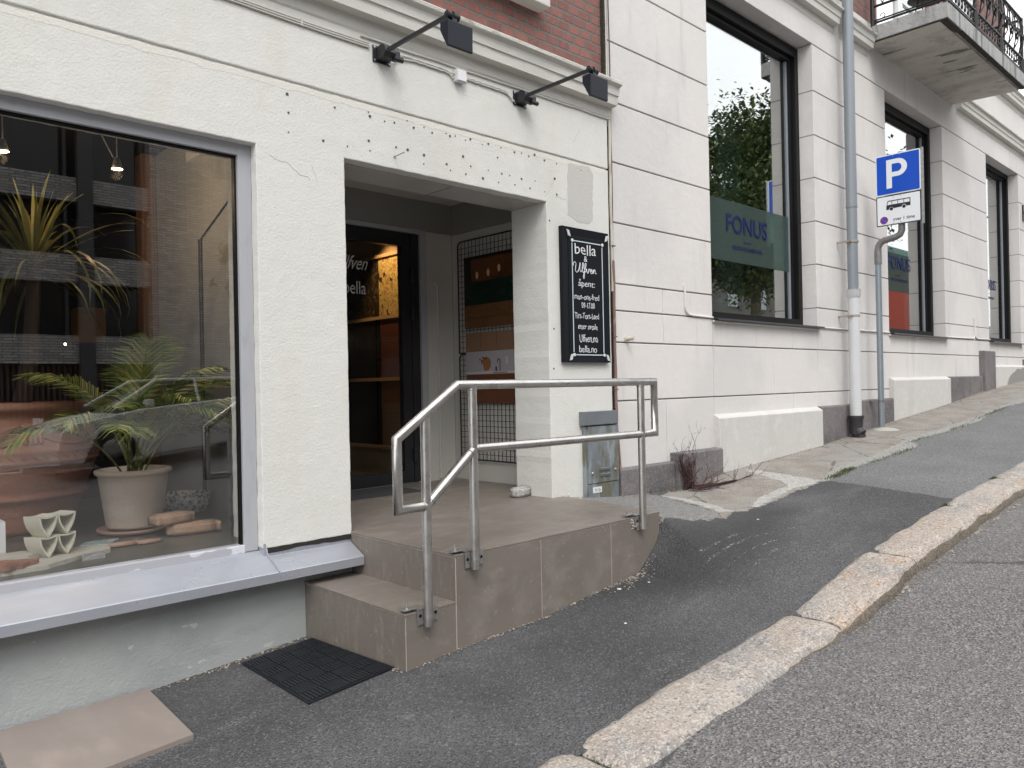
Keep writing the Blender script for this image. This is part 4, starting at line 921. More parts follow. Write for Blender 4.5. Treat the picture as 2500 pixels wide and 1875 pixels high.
def spiral(cx, cz, r0, turns, dirn, ph=0): return [(cx+(r0*(1-t*.75))*math.cos(ph+dirn*turns*2*PI*t), cz+(r0*(1-t*.75))*math.sin(ph+dirn*turns*2*PI*t)) for t in [k/14 for k in range(15)]]
k = 0; x = X0+.08
while x < X1-.06:
    for sgn in (1,-1):
        pts = spiral(x+.03, 4.68+.035*sgn, .038, 1.1, sgn, -PI/2*sgn)
        mb.tube([(a, YB, c) for a, c in pts], .008, 5, mitre=False)
    x += .118; k += 1
x = X0+.22
while x < X1-.1:   # belly scrolls above
    for sg in (1,-1):
        pts = [(0,0),(.06,.12),(.10,.26),(.05,.38),(-.03,.36),(-.05,.28),(0,.24),(.03,.28)]
        mb.tube([(x+sg*a, YB-.05*math.sin(c*8), 4.78+c) for a, c in pts], .010, 5, mitre=False)
        mb.tube([(x+sg*(.14-a*.8), YB-.05*math.sin(c*8), 5.32-c*.9) for a, c in pts], .010, 5, mitre=False)
    x += .272
for kk in range(4):
    y = YB+.14+kk*.2
    for sg in (1,-1): mb.tube([(X0, y+sg*a, 4.78+c) for a, c in [(0,0),(.05,.12),(.09,.26),(.04,.38),(-.03,.36)]], .007, 5, mitre=False)
mb.tube([(X0, y+.03*math.cos(t), 4.62+.03*math.sin(t)) for t in [q*.5 for q in range(11)]], .006, 5, mitre=False)
rl = mb.build('railing', m_iron); rl.parent = balo
ch = E('balcony_chair', 'round black wire chair on the balcony behind the iron railing', 'chair', (10.95, 3.5, 4.512))
mb = MB()
for k in range(22):
    a = -PI*.15+PI*1.3*k/21; mb.tube([(10.95+.24*math.cos(a)*.6,3.5+.24*math.sin(a)*.6,4.93),(10.95+.3*math.cos(a),3.5+.3*math.sin(a),5.1),(10.95+.31*math.cos(a),3.5+.31*math.sin(a),5.35)], .005, 4, mitre=False)
mb.build('backrest', m_iron, ch)
mb = MB(); mb.lathe([(.001,0),(.22,0),(.24,.015),(.22,.03),(.001,.03)], (10.95,3.5,4.915), 24); mb.build('seat', m_black, ch)
for k in range(4):
    a = PI/4+k*PI/2; mb = MB(); mb.tube([(10.95+.12*math.cos(a),3.5+.12*math.sin(a),4.915),(10.95+.22*math.cos(a),3.5+.22*math.sin(a),4.512)], .008, 6); mb.build('leg', m_iron, ch)

# downpipe
dp = E('downpipe', 'grey rainwater downpipe with white lower section and dark iron foot', 'downpipe', (9.34, 3.86, -.7))
px_, py_ = 9.335, 3.868
m_dpg = M('grey_downpipe', (.235,.26,.28), .4, .2, layers=[('noise', 4, (1,1,.2), (.20,.225,.245), .4, .7, .6)])
m_dpw = M('white_downpipe', (.54,.55,.555), .5, layers=[('noise', 10, (1,1,.4), (.52,.52,.51), .5, .7, .7), ('noise', 26, None, (.34,.20,.10), .70, .73, .8)])
mb = MB(); mb.tube([(px_,py_,1.06),(px_,py_,2.04)], .060, 24); mb.tube([(px_,py_,2.04),(px_,py_,8)], .0625, 24); mb.tube([(px_,py_,2.035),(px_,py_,2.065)], .066, 24); mb.build('upper_pipe', m_dpg, dp)
mb = MB(); mb.tube([(px_,py_,-.45),(px_,py_,.98)], .066, 24); mb.tube([(px_,py_,.96),(px_,py_,.985),(px_,py_,1.05),(px_,py_,1.06)], [.066,.082,.082,.088], 24); mb.build('lower_pipe', m_dpw, dp)
mb = MB(); mb.tube([(px_,py_,-.44),(px_,py_,-.47),(px_,py_,-.49),(px_,py_,-.66)], [.09,.09,.078,.074], 20); mb.tube([(px_,py_,-.60),(px_-.01,py_-.07,-.66)], [.07,.062], 20)
mb.tube([(px_+.02,py_-.02,-.66),(px_+.02,py_-.02,-.74)], .078, 18)
mb.build('iron_foot', M('cast_iron', (.035,.033,.034), .6, bumps=[('noise', 60, None, .004)]), dp)
for z in (1.63, .745):
    mb = MB(); mb.tube([(px_,py_,z-.012),(px_,py_,z+.012)], .070, 20); mb.box(px_-.085,px_-.06,py_-.02,4.02,z-.01,z+.01)
    mb.tube([(px_-.085,py_-.015,z),(px_-.125,py_-.01,z)], .006, 6)
    mb.build('pipe_clamp', M('rusty_clamp', (.34,.30,.26), .6, .3, layers=[('noise', 30, None, (.30,.16,.07), .5, .65, .8)]), dp)

# conduit under the windows
mb = MB()
def cpts(pts): mb.tube(pts, .0105, 8)
cpts([(6.02,4.012,.88),(6.02,4.012,.70),(6.03,4.012,.65),(6.07,4.012,.62),(6.14,4.012,.612),(6.48,4.012,.606)])
cpts([(8.73,4.008,.596),(10.8,4.008,.604)]); cpts([(13.1,4.008,.61),(14.36,4.008,.622),(14.44,4.008,.65),(14.46,4.008,.70),(14.46,4.008,.965)]); cpts([(14.46,4.008,.70),(14.52,4.008,.64),(14.62,4.008,.625),(15.3,4.008,.63)])
cpts([(6.48,4.006,.574),(8.7,4.006,.574)]); cpts([(10.8,4.006,.574),(13.07,4.006,.578)])
tag(mb.build('wall_conduit', m_plasR), 'thin wall-coloured conduit running level under the office windows', 'conduit')
mb = MB(); mb.tube([(5.155,4.03,.365),(5.16,3.94,.372)], .017, 10); mb.tube([(5.155,4.019,.365),(5.155,4.012,.365)], .026, 10)
tag(mb.build('pipe_stub', m_cream), 'short cream pipe stub poking out of the grooved wall above the handrail', 'pipe')
# wall lantern on the far pier
ln = E('wall_lantern', 'black ornate wall lantern on the last pier at the right edge', 'lantern', (17.6, 3.9, 3.0))
mb = MB(); mb.tube([(17.66,4.02,3.15),(17.66,3.86,3.2),(17.66,3.78,3.32),(17.66,3.82,3.42),(17.66,3.9,3.4)], .018, 8, mitre=False); mb.box(17.6,17.72,4.0,4.02,3.0,3.3); mb.build('bracket', m_iron, ln)
mb = MB(); mb.lathe([(.01,.34),(.09,.26),(.10,.24),(.07,.0),(.05,-.03),(.01,-.06)], (17.66,3.78,3.0), 6, smooth=False); mb.build('lamp_body', m_iron, ln)

# ------------------------------------------------------------------ parking sign
ps = E('parking_sign', 'blue parking sign with white bus plate on an offset grey steel pole', 'sign', (10.02, 3.84, -.6))
SX = 9.965
m_pole = M('zinc_grey_pole', (.26,.30,.33), .4, .5, layers=[('noise', 9, (1,1,.3), (.33,.36,.375), .5, .7, .7), ('noise', 20, (1,1,.5), (.60,.60,.58), .73, .75, .8)])
m_elb = M('grey_cast_joint', (.20,.19,.19), .5, .4, layers=[('noise', 20, None, (.27,.26,.26), .45, .7, .7)])
mb = MB(); mb.tube([(SX+.05,3.835,-.61),(SX+.05,3.835,1.48)], .036, 16); mb.build('pole', m_pole, ps)
mb = MB()
mb.tube([(SX+.05,3.835,1.42),(SX+.05,3.835,1.60)], .043, 16); mb.tube([(SX+.05,3.835,1.60),(SX+.05,3.828,1.64),(SX+.05,3.80,1.685),(SX+.05,3.76,1.705),(SX+.05,3.70,1.715),(SX+.05,3.62,1.73),(SX+.05,3.57,1.755),(SX+.05,3.548,1.80),(SX+.05,3.545,1.90)], .040, 16, mitre=False)
mb.tube([(SX+.05,3.66,1.716),(SX+.05,3.655,1.717)], .045, 16)
for (y, z) in ((3.835,1.55),(3.835,1.46),(3.545,1.83),(3.545,1.88)): mb.tube([(SX+.0,y,z),(SX-.005,y,z)], .011, 8)
mb.build('offset_bend', m_elb, ps)
mb = MB(); mb.tube([(SX+.05,3.545,1.88),(SX+.05,3.545,2.76)], .034, 14); mb.build('upper_pole', m_pole, ps)
sf = lambda a, b, d: (SX-d, 3.822-a, b)     # a along the sign (to the viewer's right), b up
def rr(a0, a1, b0, b1, r, n=5):
    P = []
    for (cx, cz, s) in ((a1-r,b0+r,-PI/2),(a1-r,b1-r,0),(a0+r,b1-r,PI/2),(a0+r,b0+r,PI)):
        for k in range(n+1): P.append((cx+r*math.cos(s+PI/2*k/n), cz+r*math.sin(s+PI/2*k/n)))
    return P
W_ = .520
m_swhite = M('sign_white', (.74,.76,.78), .35); m_sblue = M('sign_blue', (.0,.065,.47), .35); m_sblack = M('sign_black', (.012,.012,.014), .4); m_sred = M('sign_red', (.36,.03,.06), .4)
mb = MB(); mb.prism(rr(0,W_,2.246,2.742,.022), sf, .0, .004); mb.prism(rr(0.004,W_-.004,2.25,2.738,.02), sf, .004, .0055)
pnl = mb.build('parking_panel', m_swhite, ps)
def subp(mb_, nm, mt):
    o = mb_.build(nm, mt); o.parent = pnl; o.matrix_parent_inverse = Matrix(); return o
mb = MB(); mb.prism(rr(.013,W_-.013,2.259,2.729,.013), sf, .0055, .0066); subp(mb, 'blue_field', m_sblue)
mb = MB()
# stem, then the bowl as a strip of quads between its outer and inner outline
mb.add([sf(a,b,.0076) for a,b in ((.128,2.325),(.192,2.325),(.192,2.675),(.128,2.675))], [(0,1,2,3)])
N_ = 16; A_ = [-PI/2+PI*k/N_ for k in range(N_+1)]
O_ = [(.192,2.462)]+[(.262+.108*math.cos(a), 2.5685+.1065*math.sin(a)) for a in A_]+[(.192,2.675)]
I_ = [(.192,2.518)]+[(.258+.048*math.cos(a), 2.5685+.0505*math.sin(a)) for a in A_]+[(.192,2.619)]
n_ = len(O_); mb.add([sf(a,b,.0076) for a,b in O_]+[sf(a,b,.0076) for a,b in I_], [(k,k+1,n_+k+1,n_+k) for k in range(n_-1)])
subp(mb, 'letter_p', m_swhite)
mb = MB(); mb.prism(rr(.0,W_,1.872,2.240,.012), sf, .0, .004); mb.prism(rr(.004,W_-.004,1.876,2.236,.01), sf, .004, .005)
pn2 = mb.build('bus_panel', m_sblack, ps)
def sub2(mb_, nm, mt):
    o = mb_.build(nm, mt); o.parent = pn2; o.matrix_parent_inverse = Matrix(); return o
mb = MB(); mb.prism(rr(.012,W_-.012,1.884,2.228,.006), sf, .005, .0062); sub2(mb, 'white_field', m_swhite)
mb = MB()
bus = [(.118,2.065),(.120,2.105),(.130,2.155),(.138,2.175),(.40,2.175),(.40,2.080),(.345,2.080)]
for k in range(9): a = PI*k/8; bus.append((.325+.026*math.cos(a), 2.080+.026*math.sin(a)) if k not in (0,) else (.351,2.080))
bus += [(.205,2.075)]
for k in range(9): a = PI*k/8; bus.append((.178+.026*math.cos(a), 2.070+.026*math.sin(a)))
bus += [(.15,2.065)]
mb.prism(bus, sf, .0062, .0072)
for c in ((.178,2.072),(.325,2.078)): mb.prism([(c[0]+.0205*math.cos(2*PI*k/16), c[1]+.0205*math.sin(2*PI*k/16)) for k in range(16)], sf, .0062, .0074)
text_into(mb, 'over 1 time', (.195, .445, 1.922, 1.962), lambda a, b, d: sf(a, b, .0063+d), .0009, bold=.012)
ink = sub2(mb, 'bus_and_wording', m_sblack)
mb = MB(); mb.add([sf(a,b,.0080) for a,b in ((.131,2.122),(.183,2.124),(.183,2.163),(.142,2.163))], [(0,1,2,3)])
for k in range(3): mb.add([sf(a,b,.0080) for a,b in ((.190+.069*k,2.124),(.252+.069*k,2.124),(.252+.069*k,2.163),(.190+.069*k,2.163))], [(0,1,2,3)])
sub2(mb, 'bus_windows', m_swhite)
mb = MB()
disc = lambda r, d0, d1, mi: mb.prism([(.090+r*math.cos(2*PI*k/24), 1.942+r*math.sin(2*PI*k/24)) for k in range(24)], sf, d0, d1, mi)
disc(.0475,.0062,.007,0); disc(.036,.007,.0077,1)
mb.add([sf(.090+a,1.942+b,.0083) for a,b in ((-.029,.021),(-.021,.029),(.029,-.021),(.021,-.029))], [(0,1,2,3)], 0)
sub2(mb, 'no_parking_symbol', [m_sred, m_sblue])
mb = MB()
for (a, b) in ((.205,2.715),(.285,2.720),(.205,2.215),(.285,2.22),(.205,1.895),(.285,1.90)): mb.tube([sf(a,b,.006), sf(a,b,.0105)], .0062, 8)
mb.build('rivet', m_galv, ps)
mb = MB()
for z in (2.70, 2.30, 2.20, 1.90): mb.box(SX+.002, SX+.03, 3.30, 3.80, z-.016, z+.016)
mb.box(SX+.002, SX+.012, 3.272, 3.302, 1.84, 2.75)
mb.build('backing_rail', m_galv, ps)
mb = MB(); mb.box(SX+.02, SX+.08, 3.83, 3.975, -.30, -.275); mb.tube([(SX+.05,3.835,-.305),(SX+.05,3.835,-.27)], .041, 14); mb.build('wall_bracket', m_elb, ps)
mb = MB(); mb.lathe([(.17,-.03),(.16,.0),(.11,.022),(.03,.034),(.001,.034)], (SX+.06,3.80,H(SX,3.8)), 20, wob=.08); mb.build('concrete_foot', M('pale_foot_concrete', (.38,.37,.33), .95, bumps=[('noise', 40, None, .01)]), ps)

# ------------------------------------------------------------------ wire grid and posters in the recess
def gridpanel(z0_, z1_, label):
    r = E('wire_grid', label, 'wire grid', (4.57, 5.0, z0_), 'black wire grid panels in the doorway')
    mb = MB(); X = 4.568; ya, yb_ = 4.43, 5.48
    mb.tube([(X,ya,z0_),(X,ya,z1_),(X,yb_-.03,z1_),(X,yb_,z1_-.03),(X,yb_,z0_),(X,ya,z0_)], .0065, 6); mb.build('frame', m_blackmat, r)
    mb = MB(); y = ya+.05
    while y < yb_-.02: mb.tube([(X,y,z0_),(X,y,z1_)], .0026, 5, caps=False); y += .05
    z = z0_+.05
    while z < z1_-.02: mb.tube([(X-.004,ya,z),(X-.004,yb_,z)], .0026, 5, caps=False); z += .05
    mb.build('wires', m_blackmat, r); return r
gridpanel(.302, 1.318, 'upper black wire grid holding the dark green kitchen poster'); gridpanel(-.66, .292, 'lower black wire grid holding the bright kitchen sink poster')
pf = lambda X: (lambda a, b, d: (X-d, 5.38-a, b))
def pquad(mb, X, a0, a1, b0, b1, mi, d=0): mb.add([pf(X)(a0,b0,d),pf(X)(a1,b0,d),pf(X)(a1,b1,d),pf(X)(a0,b1,d)], [(0,1,2,3)], mi)
m_oak = M('poster_oak', (.15,.068,.024), .5, layers=[('noise', 6, (1,1,8), (.10,.042,.014), .4, .7, .7)])
m_oak2 = M('poster_pale_oak', (.25,.14,.085), .5, layers=[('noise', 6, (1,8,1), (.25,.13,.07), .4, .7, .7)])
m_oak3 = M('poster_red_oak', (.13,.048,.024), .5, layers=[('noise', 6, (1,8,1), (.14,.05,.02), .4, .7, .7)])
m_pk = M('poster_black', (.008,.007,.006), .4); m_amb = M('poster_amber', (.13,.045,.012), .5, layers=[('noise', 3, None, (.03,.012,.005), .4, .65, .95)])
m_grn = M('poster_green_marble', (.004,.020,.010), .4, layers=[('noise', 30, None, (.07,.13,.09), .58, .68, .6), ('noise', 4, None, (.004,.015,.008), .45, .6, .9)])
m_marb = M('poster_marble', (.40,.375,.40), .5, layers=[('noise', 5, None, (.38,.36,.38), .5, .7, .5)]); m_cut = M('poster_wood_board', (.30,.13,.05), .5); m_glow = M('poster_bulb', (.65,.42,.25), .5)
po = E('kitchen_poster', 'dark kitchen picture with three bulbs and green marble on the wire grid', 'poster', (4.55, 5.0, .53), 'kitchen posters on the wire grids')
mb = MB(); X = 4.553; mb.box(X+.001, X+.008, 4.55, 5.38, .52, 1.16)
mb.m[:] = [0]*len(mb.m)
pquad(mb, X, .10,.83, .90,1.14, 1); pquad(mb, X, 0,.83,1.13,1.16,0,.0005); pquad(mb, X, .03,.83,.73,.93,2,.0006); pquad(mb, X, 0,.83,.52,.725,3,.0006)
for a in (.0,.30,.56): pquad(mb, X, a+.298 if a else .298, (a+.301) if a else .301, .52,.725, 0, .001)
pquad(mb, X, 0,.83,.608,.612,0,.001)
for a, z in ((.18,.985),(.33,.995),(.47,1.02)):
    mb.prism([(a+.018*math.cos(2*PI*k/12), z+.034*math.sin(2*PI*k/12)) for k in range(12)], pf(X), .001, .0015, 4)
mb.build('print', [m_pk, m_amb, m_grn, m_oak, m_glow], po)
po = E('kitchen_poster', 'bright kitchen picture with sink, tap and round wooden board on the lower grid', 'poster', (4.55, 5.0, -.15), 'kitchen posters on the wire grids')
mb = MB(); mb.box(X+.001, X+.008, 4.55, 5.37, -.15, .475)
pquad(mb, X, .01,.83,.335,.475,1,.0006); pquad(mb, X, .01,.83,.31,.335,3,.0006); pquad(mb, X, .01,.83,.125,.308,2,.0006); pquad(mb, X, .01,.83,.105,.128,5,.0007); pquad(mb, X, .01,.83,-.15,.105,4,.0006)
for a in (.21,.42,.63): pquad(mb, X, a,a+.003,.335,.475,0,.001); pquad(mb, X, a,a+.003,-.15,.105,0,.001)
pquad(mb, X, .01,.83,-.03,-.027,0,.001)
mb.prism([(.28+.065*math.cos(2*PI*k/20), .195+.062*math.sin(2*PI*k/20)) for k in range(20)], pf(X), .001, .0015, 6)
mb.prism([(.21,.128),(.25,.128),(.245,.165),(.235,.195),(.225,.195),(.215,.165)], pf(X), .0015, .002, 2)
for a, b in ((.2,.235),(.24,.25),(.27,.24),(.22,.22)): mb.prism([(a+.012*math.cos(k), b+.008*math.sin(k)) for k in range(6)], pf(X), .002, .0023, 7)
mb.prism([(.455,.13),(.465,.13),(.465,.225),(.44,.24),(.425,.225),(.425,.2),(.432,.2),(.435,.222),(.445,.23),(.455,.22)], pf(X), .001, .0015, 0)
pquad(mb, X, .40,.42,.128,.165,0,.0012); pquad(mb, X, .37,.55,.108,.122,8,.0012); pquad(mb, X,.53,.56,.19,.25,5,.0012)
mb.build('print', [m_pk, m_oak2, m_marb, m_oak2, m_oak3, M('poster_counter', (.55,.50,.52), .4), m_cut, M('poster_leaf', (.05,.05,.03), .6), M('poster_sink', (.30,.27,.25), .4)], po)

# ------------------------------------------------------------------ rubber mats, loose slab, sett, litter, weeds
m_rub = M('black_rubber', (.006,.008,.012), .5, layers=[('noise', 30, None, (.016,.018,.022), .5, .7, .7)], bumps=[('noise', 200, None, .0015)])
mc = [(1.745,3.900),(1.690,3.110),(2.150,3.120),(2.150,3.900)]
mb = MB()
def matpt(u, v, z):
    a = Vector(mc[1]).lerp(Vector(mc[2]), u); b = Vector((1.745,3.905)).lerp(Vector((2.150,3.905)), u); p = a.lerp(b, v); return (p.x, p.y, H(p.x, p.y)+.006+z)
def mbox(u0,u1,v0,v1,z0_,z1_,n=1):
    P = [matpt(u,v,z) for z in (z0_,z1_) for u,v in ((u0,v0),(u1,v0),(u1,v1),(u0,v1))]
    mb.add(P, [(0,3,2,1),(4,5,6,7),(0,1,5,4),(1,2,6,5),(2,3,7,6),(3,0,4,7)])
for i in range(8):
    for j in range(12): mbox(i/8,(i+1)/8,j/12,(j+1)/12,-.005,.004)
NU, NV = 4, 7
for i in range(NU):
    for j in range(NV):
        u0, v0 = .012+i*.976/NU, .01+j*.98/NV; du, dv = .976/NU, .98/NV
        for k in range(6):
            t0 = (k+.12)/6; t1 = (k+.80)/6
            if (i+j) % 2: mbox(u0+du*.04, u0+du*.96, v0+dv*t0, v0+dv*t1, .004, .009)
            else: mbox(u0+du*t0, u0+du*t1, v0+dv*.04, v0+dv*.96, .004, .009)
tag(mb.build('doormat', m_rub), 'black rubber mat with basket-weave ribs on the asphalt beside the lower step', 'doormat', 'doormats')
mb = MB(); mb.box(3.05, 3.83, 5.10, 5.56, -.8475, -.840); tag(mb.build('doormat', M('grey_textile_mat', (.045,.045,.047), .95, bumps=[('noise', 200, None, .004)]), bevel=.002), 'flat dark grey mat on the landing in front of the glass door', 'doormat', 'doormats')
mb = MB(); tl = [(1.300,3.975),(1.235,3.235),(.62,3.235),(.665,3.975)]
mb.add([(x,y,-1.475) for x,y in tl]+[(x,y,-1.452+(1.3-x)*-.003+(3.97-y)*.012) for x,y in tl], [(3,2,1,0),(4,5,6,7)]+[(k,(k+1)%4,4+(k+1)%4,4+k) for k in range(4)])
mb.v = [(x,y,max(H(x,y)-.004, -9) if i < 4 else H(x,y)+.024) for i,(x,y,z) in enumerate(mb.v)]
tag(mb.build('loose_tile_slab', M('pinkish_brown_tile', (.24,.20,.178), .45, layers=[('noise', 2.4, (2.5,.6,1), (.26,.225,.20), .4, .65, .8), ('noise', 5, (2,.6,1), (.33,.27,.24), .5, .75, .5)], rvar=(4,.4,.6)), bevel=.002), 'large pinkish brown tile slab lying on the pavement at the bottom left', 'slab')
# small dark spot drilled in the slab is part of its surface
def rock(name, c, s, mat, label, cat, rot=0, bev=.012, group=None, amp=.08, sub=3):
    bm = bmesh.new(); bmesh.ops.create_cube(bm, size=2)
    bmesh.ops.bevel(bm, geom=bm.edges[:], offset=.22, segments=2, affect='EDGES'); bmesh.ops.subdivide_edges(bm, edges=bm.edges[:], cuts=2, use_grid_fill=True)
    R2 = Matrix.Rotation(rot, 3, 'Z'); sd_ = random.random()*40
    for v in bm.verts:
        n_ = noise.noise(v.co*1.7+Vector((sd_,0,0)))*amp + noise.noise(v.co*5+Vector((sd_,9,0)))*amp*.4
        v.co = R2 @ Vector((v.co.x*s[0]*(1+n_), v.co.y*s[1]*(1+n_), v.co.z*s[2]*(1+n_))) + Vector(c)
    me = bpy.data.meshes.new(name); bm.to_mesh(me); bm.free(); me.materials.append(mat)
    for p in me.polygons: p.use_smooth = True
    o = bpy.data.objects.new(name, me); COL.objects.link(o); return tag(o, label, cat, group)
rock('granite_sett', (4.125,4.25,-.812), (.092,.05,.037), m_cobble, 'rough pale granite sett lying on the landing by the doorway corner', 'stone', .25)
m_wl = M('white_litter', (.62,.62,.60), .7)
for (x, y), lab in zip(((3.67,2.95),(3.87,2.88),(3.28,2.6),(5.04,2.79)), ('white scrap on the asphalt near the foot of the steps','small white scrap by the corner of the steps','tiny white scrap on the asphalt in front of the steps','small pale stone on the asphalt before the cement strip')):
    mb = MB(); pebble(mb, (x,y,H(x,y)+.004), .016 if x > 3.3 and x < 3.8 else .011, sq=.35); tag(mb.build('litter', m_wl), lab, 'litter', 'white scraps on the pavement')
mb = MB()
for k in range(130):
    x = random.gauss(3.85,.12); y = 3.03-abs(random.gauss(0,.05)); pebble(mb, (x,y,H(x,y)+.003), random.uniform(.003,.008))
for k in range(260):
    x = random.uniform(.3,2.12); y = 3.985-abs(random.gauss(0,.025)); pebble(mb, (x,y,H(x,y)+.003), random.uniform(.003,.009))
for k in range(160):
    x = 2.155-abs(random.gauss(0,.018)); y = random.uniform(3.04,3.98); pebble(mb, (x,y,H(x,y)+.003), random.uniform(.003,.008))
for k in range(200):
    x = random.uniform(2.2,4.1); y = 3.028-abs(random.gauss(0,.012)); pebble(mb, (x,y,H(x,y)+.003), random.uniform(.003,.007))
for k in range(500):
    x = random.uniform(5.0,15); y = 3.945-abs(random.gauss(0,.03)); pebble(mb, (x,y,H(x,y)+.003), random.uniform(.003,.009))
for k in range(400):
    x = random.uniform(4.0,12); y = 1.68-abs(random.gauss(0,.02)); pebble(mb, (x,y,float(road_z(np.array([x]), y)[0])+.003), random.uniform(.004,.012))
tag(mb.build('grit', M('loose_grit', (.22,.19,.16), .95, layers=[('cell', 20, None, (.42,.38,.33), .5, .7, .8)])), 'loose grit gathered along the wall foot and the kerb', 'grit', kind='stuff')
# grass tufts and moss in the pavement joint
mb = MB()
def blade(x, y, z, h, lean):
    a = random.uniform(0, 2*PI); dx, dy = math.cos(a)*lean, math.sin(a)*lean; w_ = .0022
    nx, ny = -math.sin(a)*w_, math.cos(a)*w_
    mb.add([(x-nx,y-ny,z),(x+nx,y+ny,z),(x+dx*.5+nx*.7,y+dy*.5+ny*.7,z+h*.7),(x+dx*.5-nx*.7,y+dy*.5-ny*.7,z+h*.7),(x+dx,y+dy,z+h)], [(0,1,2,3),(3,2,4)])
for (cx, cy, sx_, n_) in ((6.98,3.08,.10,500),(7.28,3.11,.08,650),(7.9,3.09,.25,130),(8.6,3.10,.22,160),(9.4,3.22,.15,80),(10.5,3.12,.25,260),(12.2,3.16,.5,300),(5.9,3.93,.25,120)):
    for k in range(n_):
        x = random.gauss(cx, sx_); y = random.gauss(cy, .022); blade(x, y, H(x,y)-.004, random.uniform(.008,.03), random.uniform(.004,.02))
for k in range(420):
    x = random.gauss(2.2,.05); y = random.gauss(1.86,.045); blade(x, y, H(x,2)-.012, random.uniform(.006,.014), .006)
for k in range(300):
    x = random.choice((7.6,6.36)); x += random.gauss(0,.03); y = 1.99+random.gauss(0,.01); blade(x, y, H(x,2)-.004, random.uniform(.01,.02), .01)
tag(mb.build('weed_tufts', M('grass_green', (.06,.085,.025), .7, layers=[('noise', 30, None, (.12,.11,.05), .45, .6, .8)])), 'short green weeds and moss growing in the pavement joint', 'weeds', kind='stuff')
mb = MB()
for k in range(200): x = 4.13+random.gauss(0,.035); z = -.848; pebble(mb, (x, 4.36+random.uniform(-.004,.004), z+abs(random.gauss(0,.02))), random.uniform(.003,.008)) if 0 else None
# dead creeper by the plinth
vine = E('dead_creeper', 'dry dark red creeper with bare trailing stems by the granite plinth', 'plant', (5.85, 3.9, -.94))
mb = MB()
rnd = random.Random(3)
def twig(p, dirv, L, r, depth):
    pts = [Vector(p)]; d0 = Vector(dirv).normalized(); n_ = 7
    for k in range(n_):
        d0 = (d0 + Vector((rnd.uniform(-.35,.35), rnd.uniform(-.15,.15), rnd.uniform(-.3,.3)))).normalized(); q = pts[-1]+d0*L/n_
        q.y = min(q.y, 3.925); q.z = max(q.z, H(q.x, q.y)+.005); pts.append(q)
    mb.tube(pts, [r*(1-.75*k/n_) for k in range(n_+1)], 5, mitre=False)
    if depth:
        for k in range(2+rnd.randint(0,2)): twig(pts[rnd.randint(2,n_)], d0+Vector((rnd.uniform(-1,1),rnd.uniform(-.4,.2),rnd.uniform(-.6,1))), L*.42, r*.5, depth-1)
for k in range(16): twig((5.83+rnd.uniform(-.06,.10), 3.90, -.95), (rnd.uniform(-.12,.3), 0, 1), rnd.uniform(.22,.42), .0042, 2)
twig((5.95,3.92,-.62), (.5,0,.6), .28, .002, 2); twig((6.0,3.92,-.62), (.1,0,1), .2, .002, 2); twig((5.83,3.92,-.66), (-.5,0,.6), .2, .002, 1)
for k in range(26): twig((5.83+rnd.uniform(-.1,.2), 3.83+rnd.uniform(-.1,.08), H(5.83,3.85)+.01), (rnd.uniform(.1,1), rnd.uniform(-.9,.2), rnd.uniform(-.1,.25)), rnd.uniform(.12,.34), .003, 1)
for s_ in range(3):
    tr_ = [(5.85,3.86),(6.0,3.72),(6.2,3.66),(6.45,3.62),(6.65,3.63)]
    mb.tube([(x+s_*.01, y+s_*.012*math.sin(x*9), H(x,y)+.012+.01*s_+(.10*((i-2)/2)**2 if i > 2 and s_ == 0 else 0)) for i,(x,y) in enumerate(tr_[:5-s_])], [.006-.001*i for i in range(5-s_)], 6, mitre=False)
for k in range(8): twig((6.05+rnd.uniform(0,.6), 3.66, H(6.3,3.66)+.02), (rnd.uniform(-.5,1), rnd.uniform(-.6,.6), rnd.uniform(.2,1)), .14, .002, 1)
mb.build('stems', M('dark_red_stems', (.045,.018,.018), .7, layers=[('noise', 20, None, (.09,.045,.035), .5, .7, .7)]), vine)
mb = MB()
for k in range(330):
    x = 5.86+rnd.gauss(0,.045); z = -.93+abs(rnd.gauss(0,.13)); y = 3.9-abs(rnd.gauss(0,.02)); s = rnd.uniform(.004,.011); R3 = Matrix.Rotation(rnd.uniform(0,6),3,'X')@Matrix.Rotation(rnd.uniform(0,6),3,'Z')
    mb.add([Vector((x,y,z))+R3@Vector(q)*s for q in ((-1,-.5,0),(1,-.4,.2),(.7,.7,0),(-.6,.6,.3))], [(0,1,2,3)])
mb.build('dry_leaves', M('dry_leaf', (.06,.022,.02), .8), vine)

# ------------------------------------------------------------------ shop window display
FZ = -.839
m_terra = M('terracotta', (.40,.18,.11), .8, layers=[('noise', 3, (1,1,2), (.48,.29,.21), .45, .7, .7), ('noise', 12, (1,1,5), (.28,.12,.075), .55, .75, .5), ('noise', 30, None, (.36,.24,.18), .62, .75, .5)], bumps=[('noise', 30, None, .006)])
UX, UY = 1.065, 5.72
urn = E('terracotta_urn', 'huge terracotta urn with mouldings at the left of the display window', 'pot', (UX, UY, FZ))
UP = [(.001,.0),(.36,.0),(.385,.03),(.40,.10),(.425,.20),(.445,.235),(.470,.250),(.475,.268),(.455,.285),(.470,.31),(.50,.40),(.515,.46),(.525,.49),(.545,.505),(.545,.52),(.535,.53),(.540,.57),(.55,.585),(.535,.60),(.52,.66),(.495,.74),(.475,.80),(.47,.835),(.495,.855),(.535,.87),(.545,.895),(.535,.92),(.50,.925),(.45,.90),(.44,.86),(.001,.84)]
SC = .93
mb = MB(); mb.lathe([(r*SC, z*.86) for r, z in UP], (UX,UY,FZ), 72); mb.build('body', m_terra, urn)
mb = MB()   # moulded mask, festoon and leaf frieze
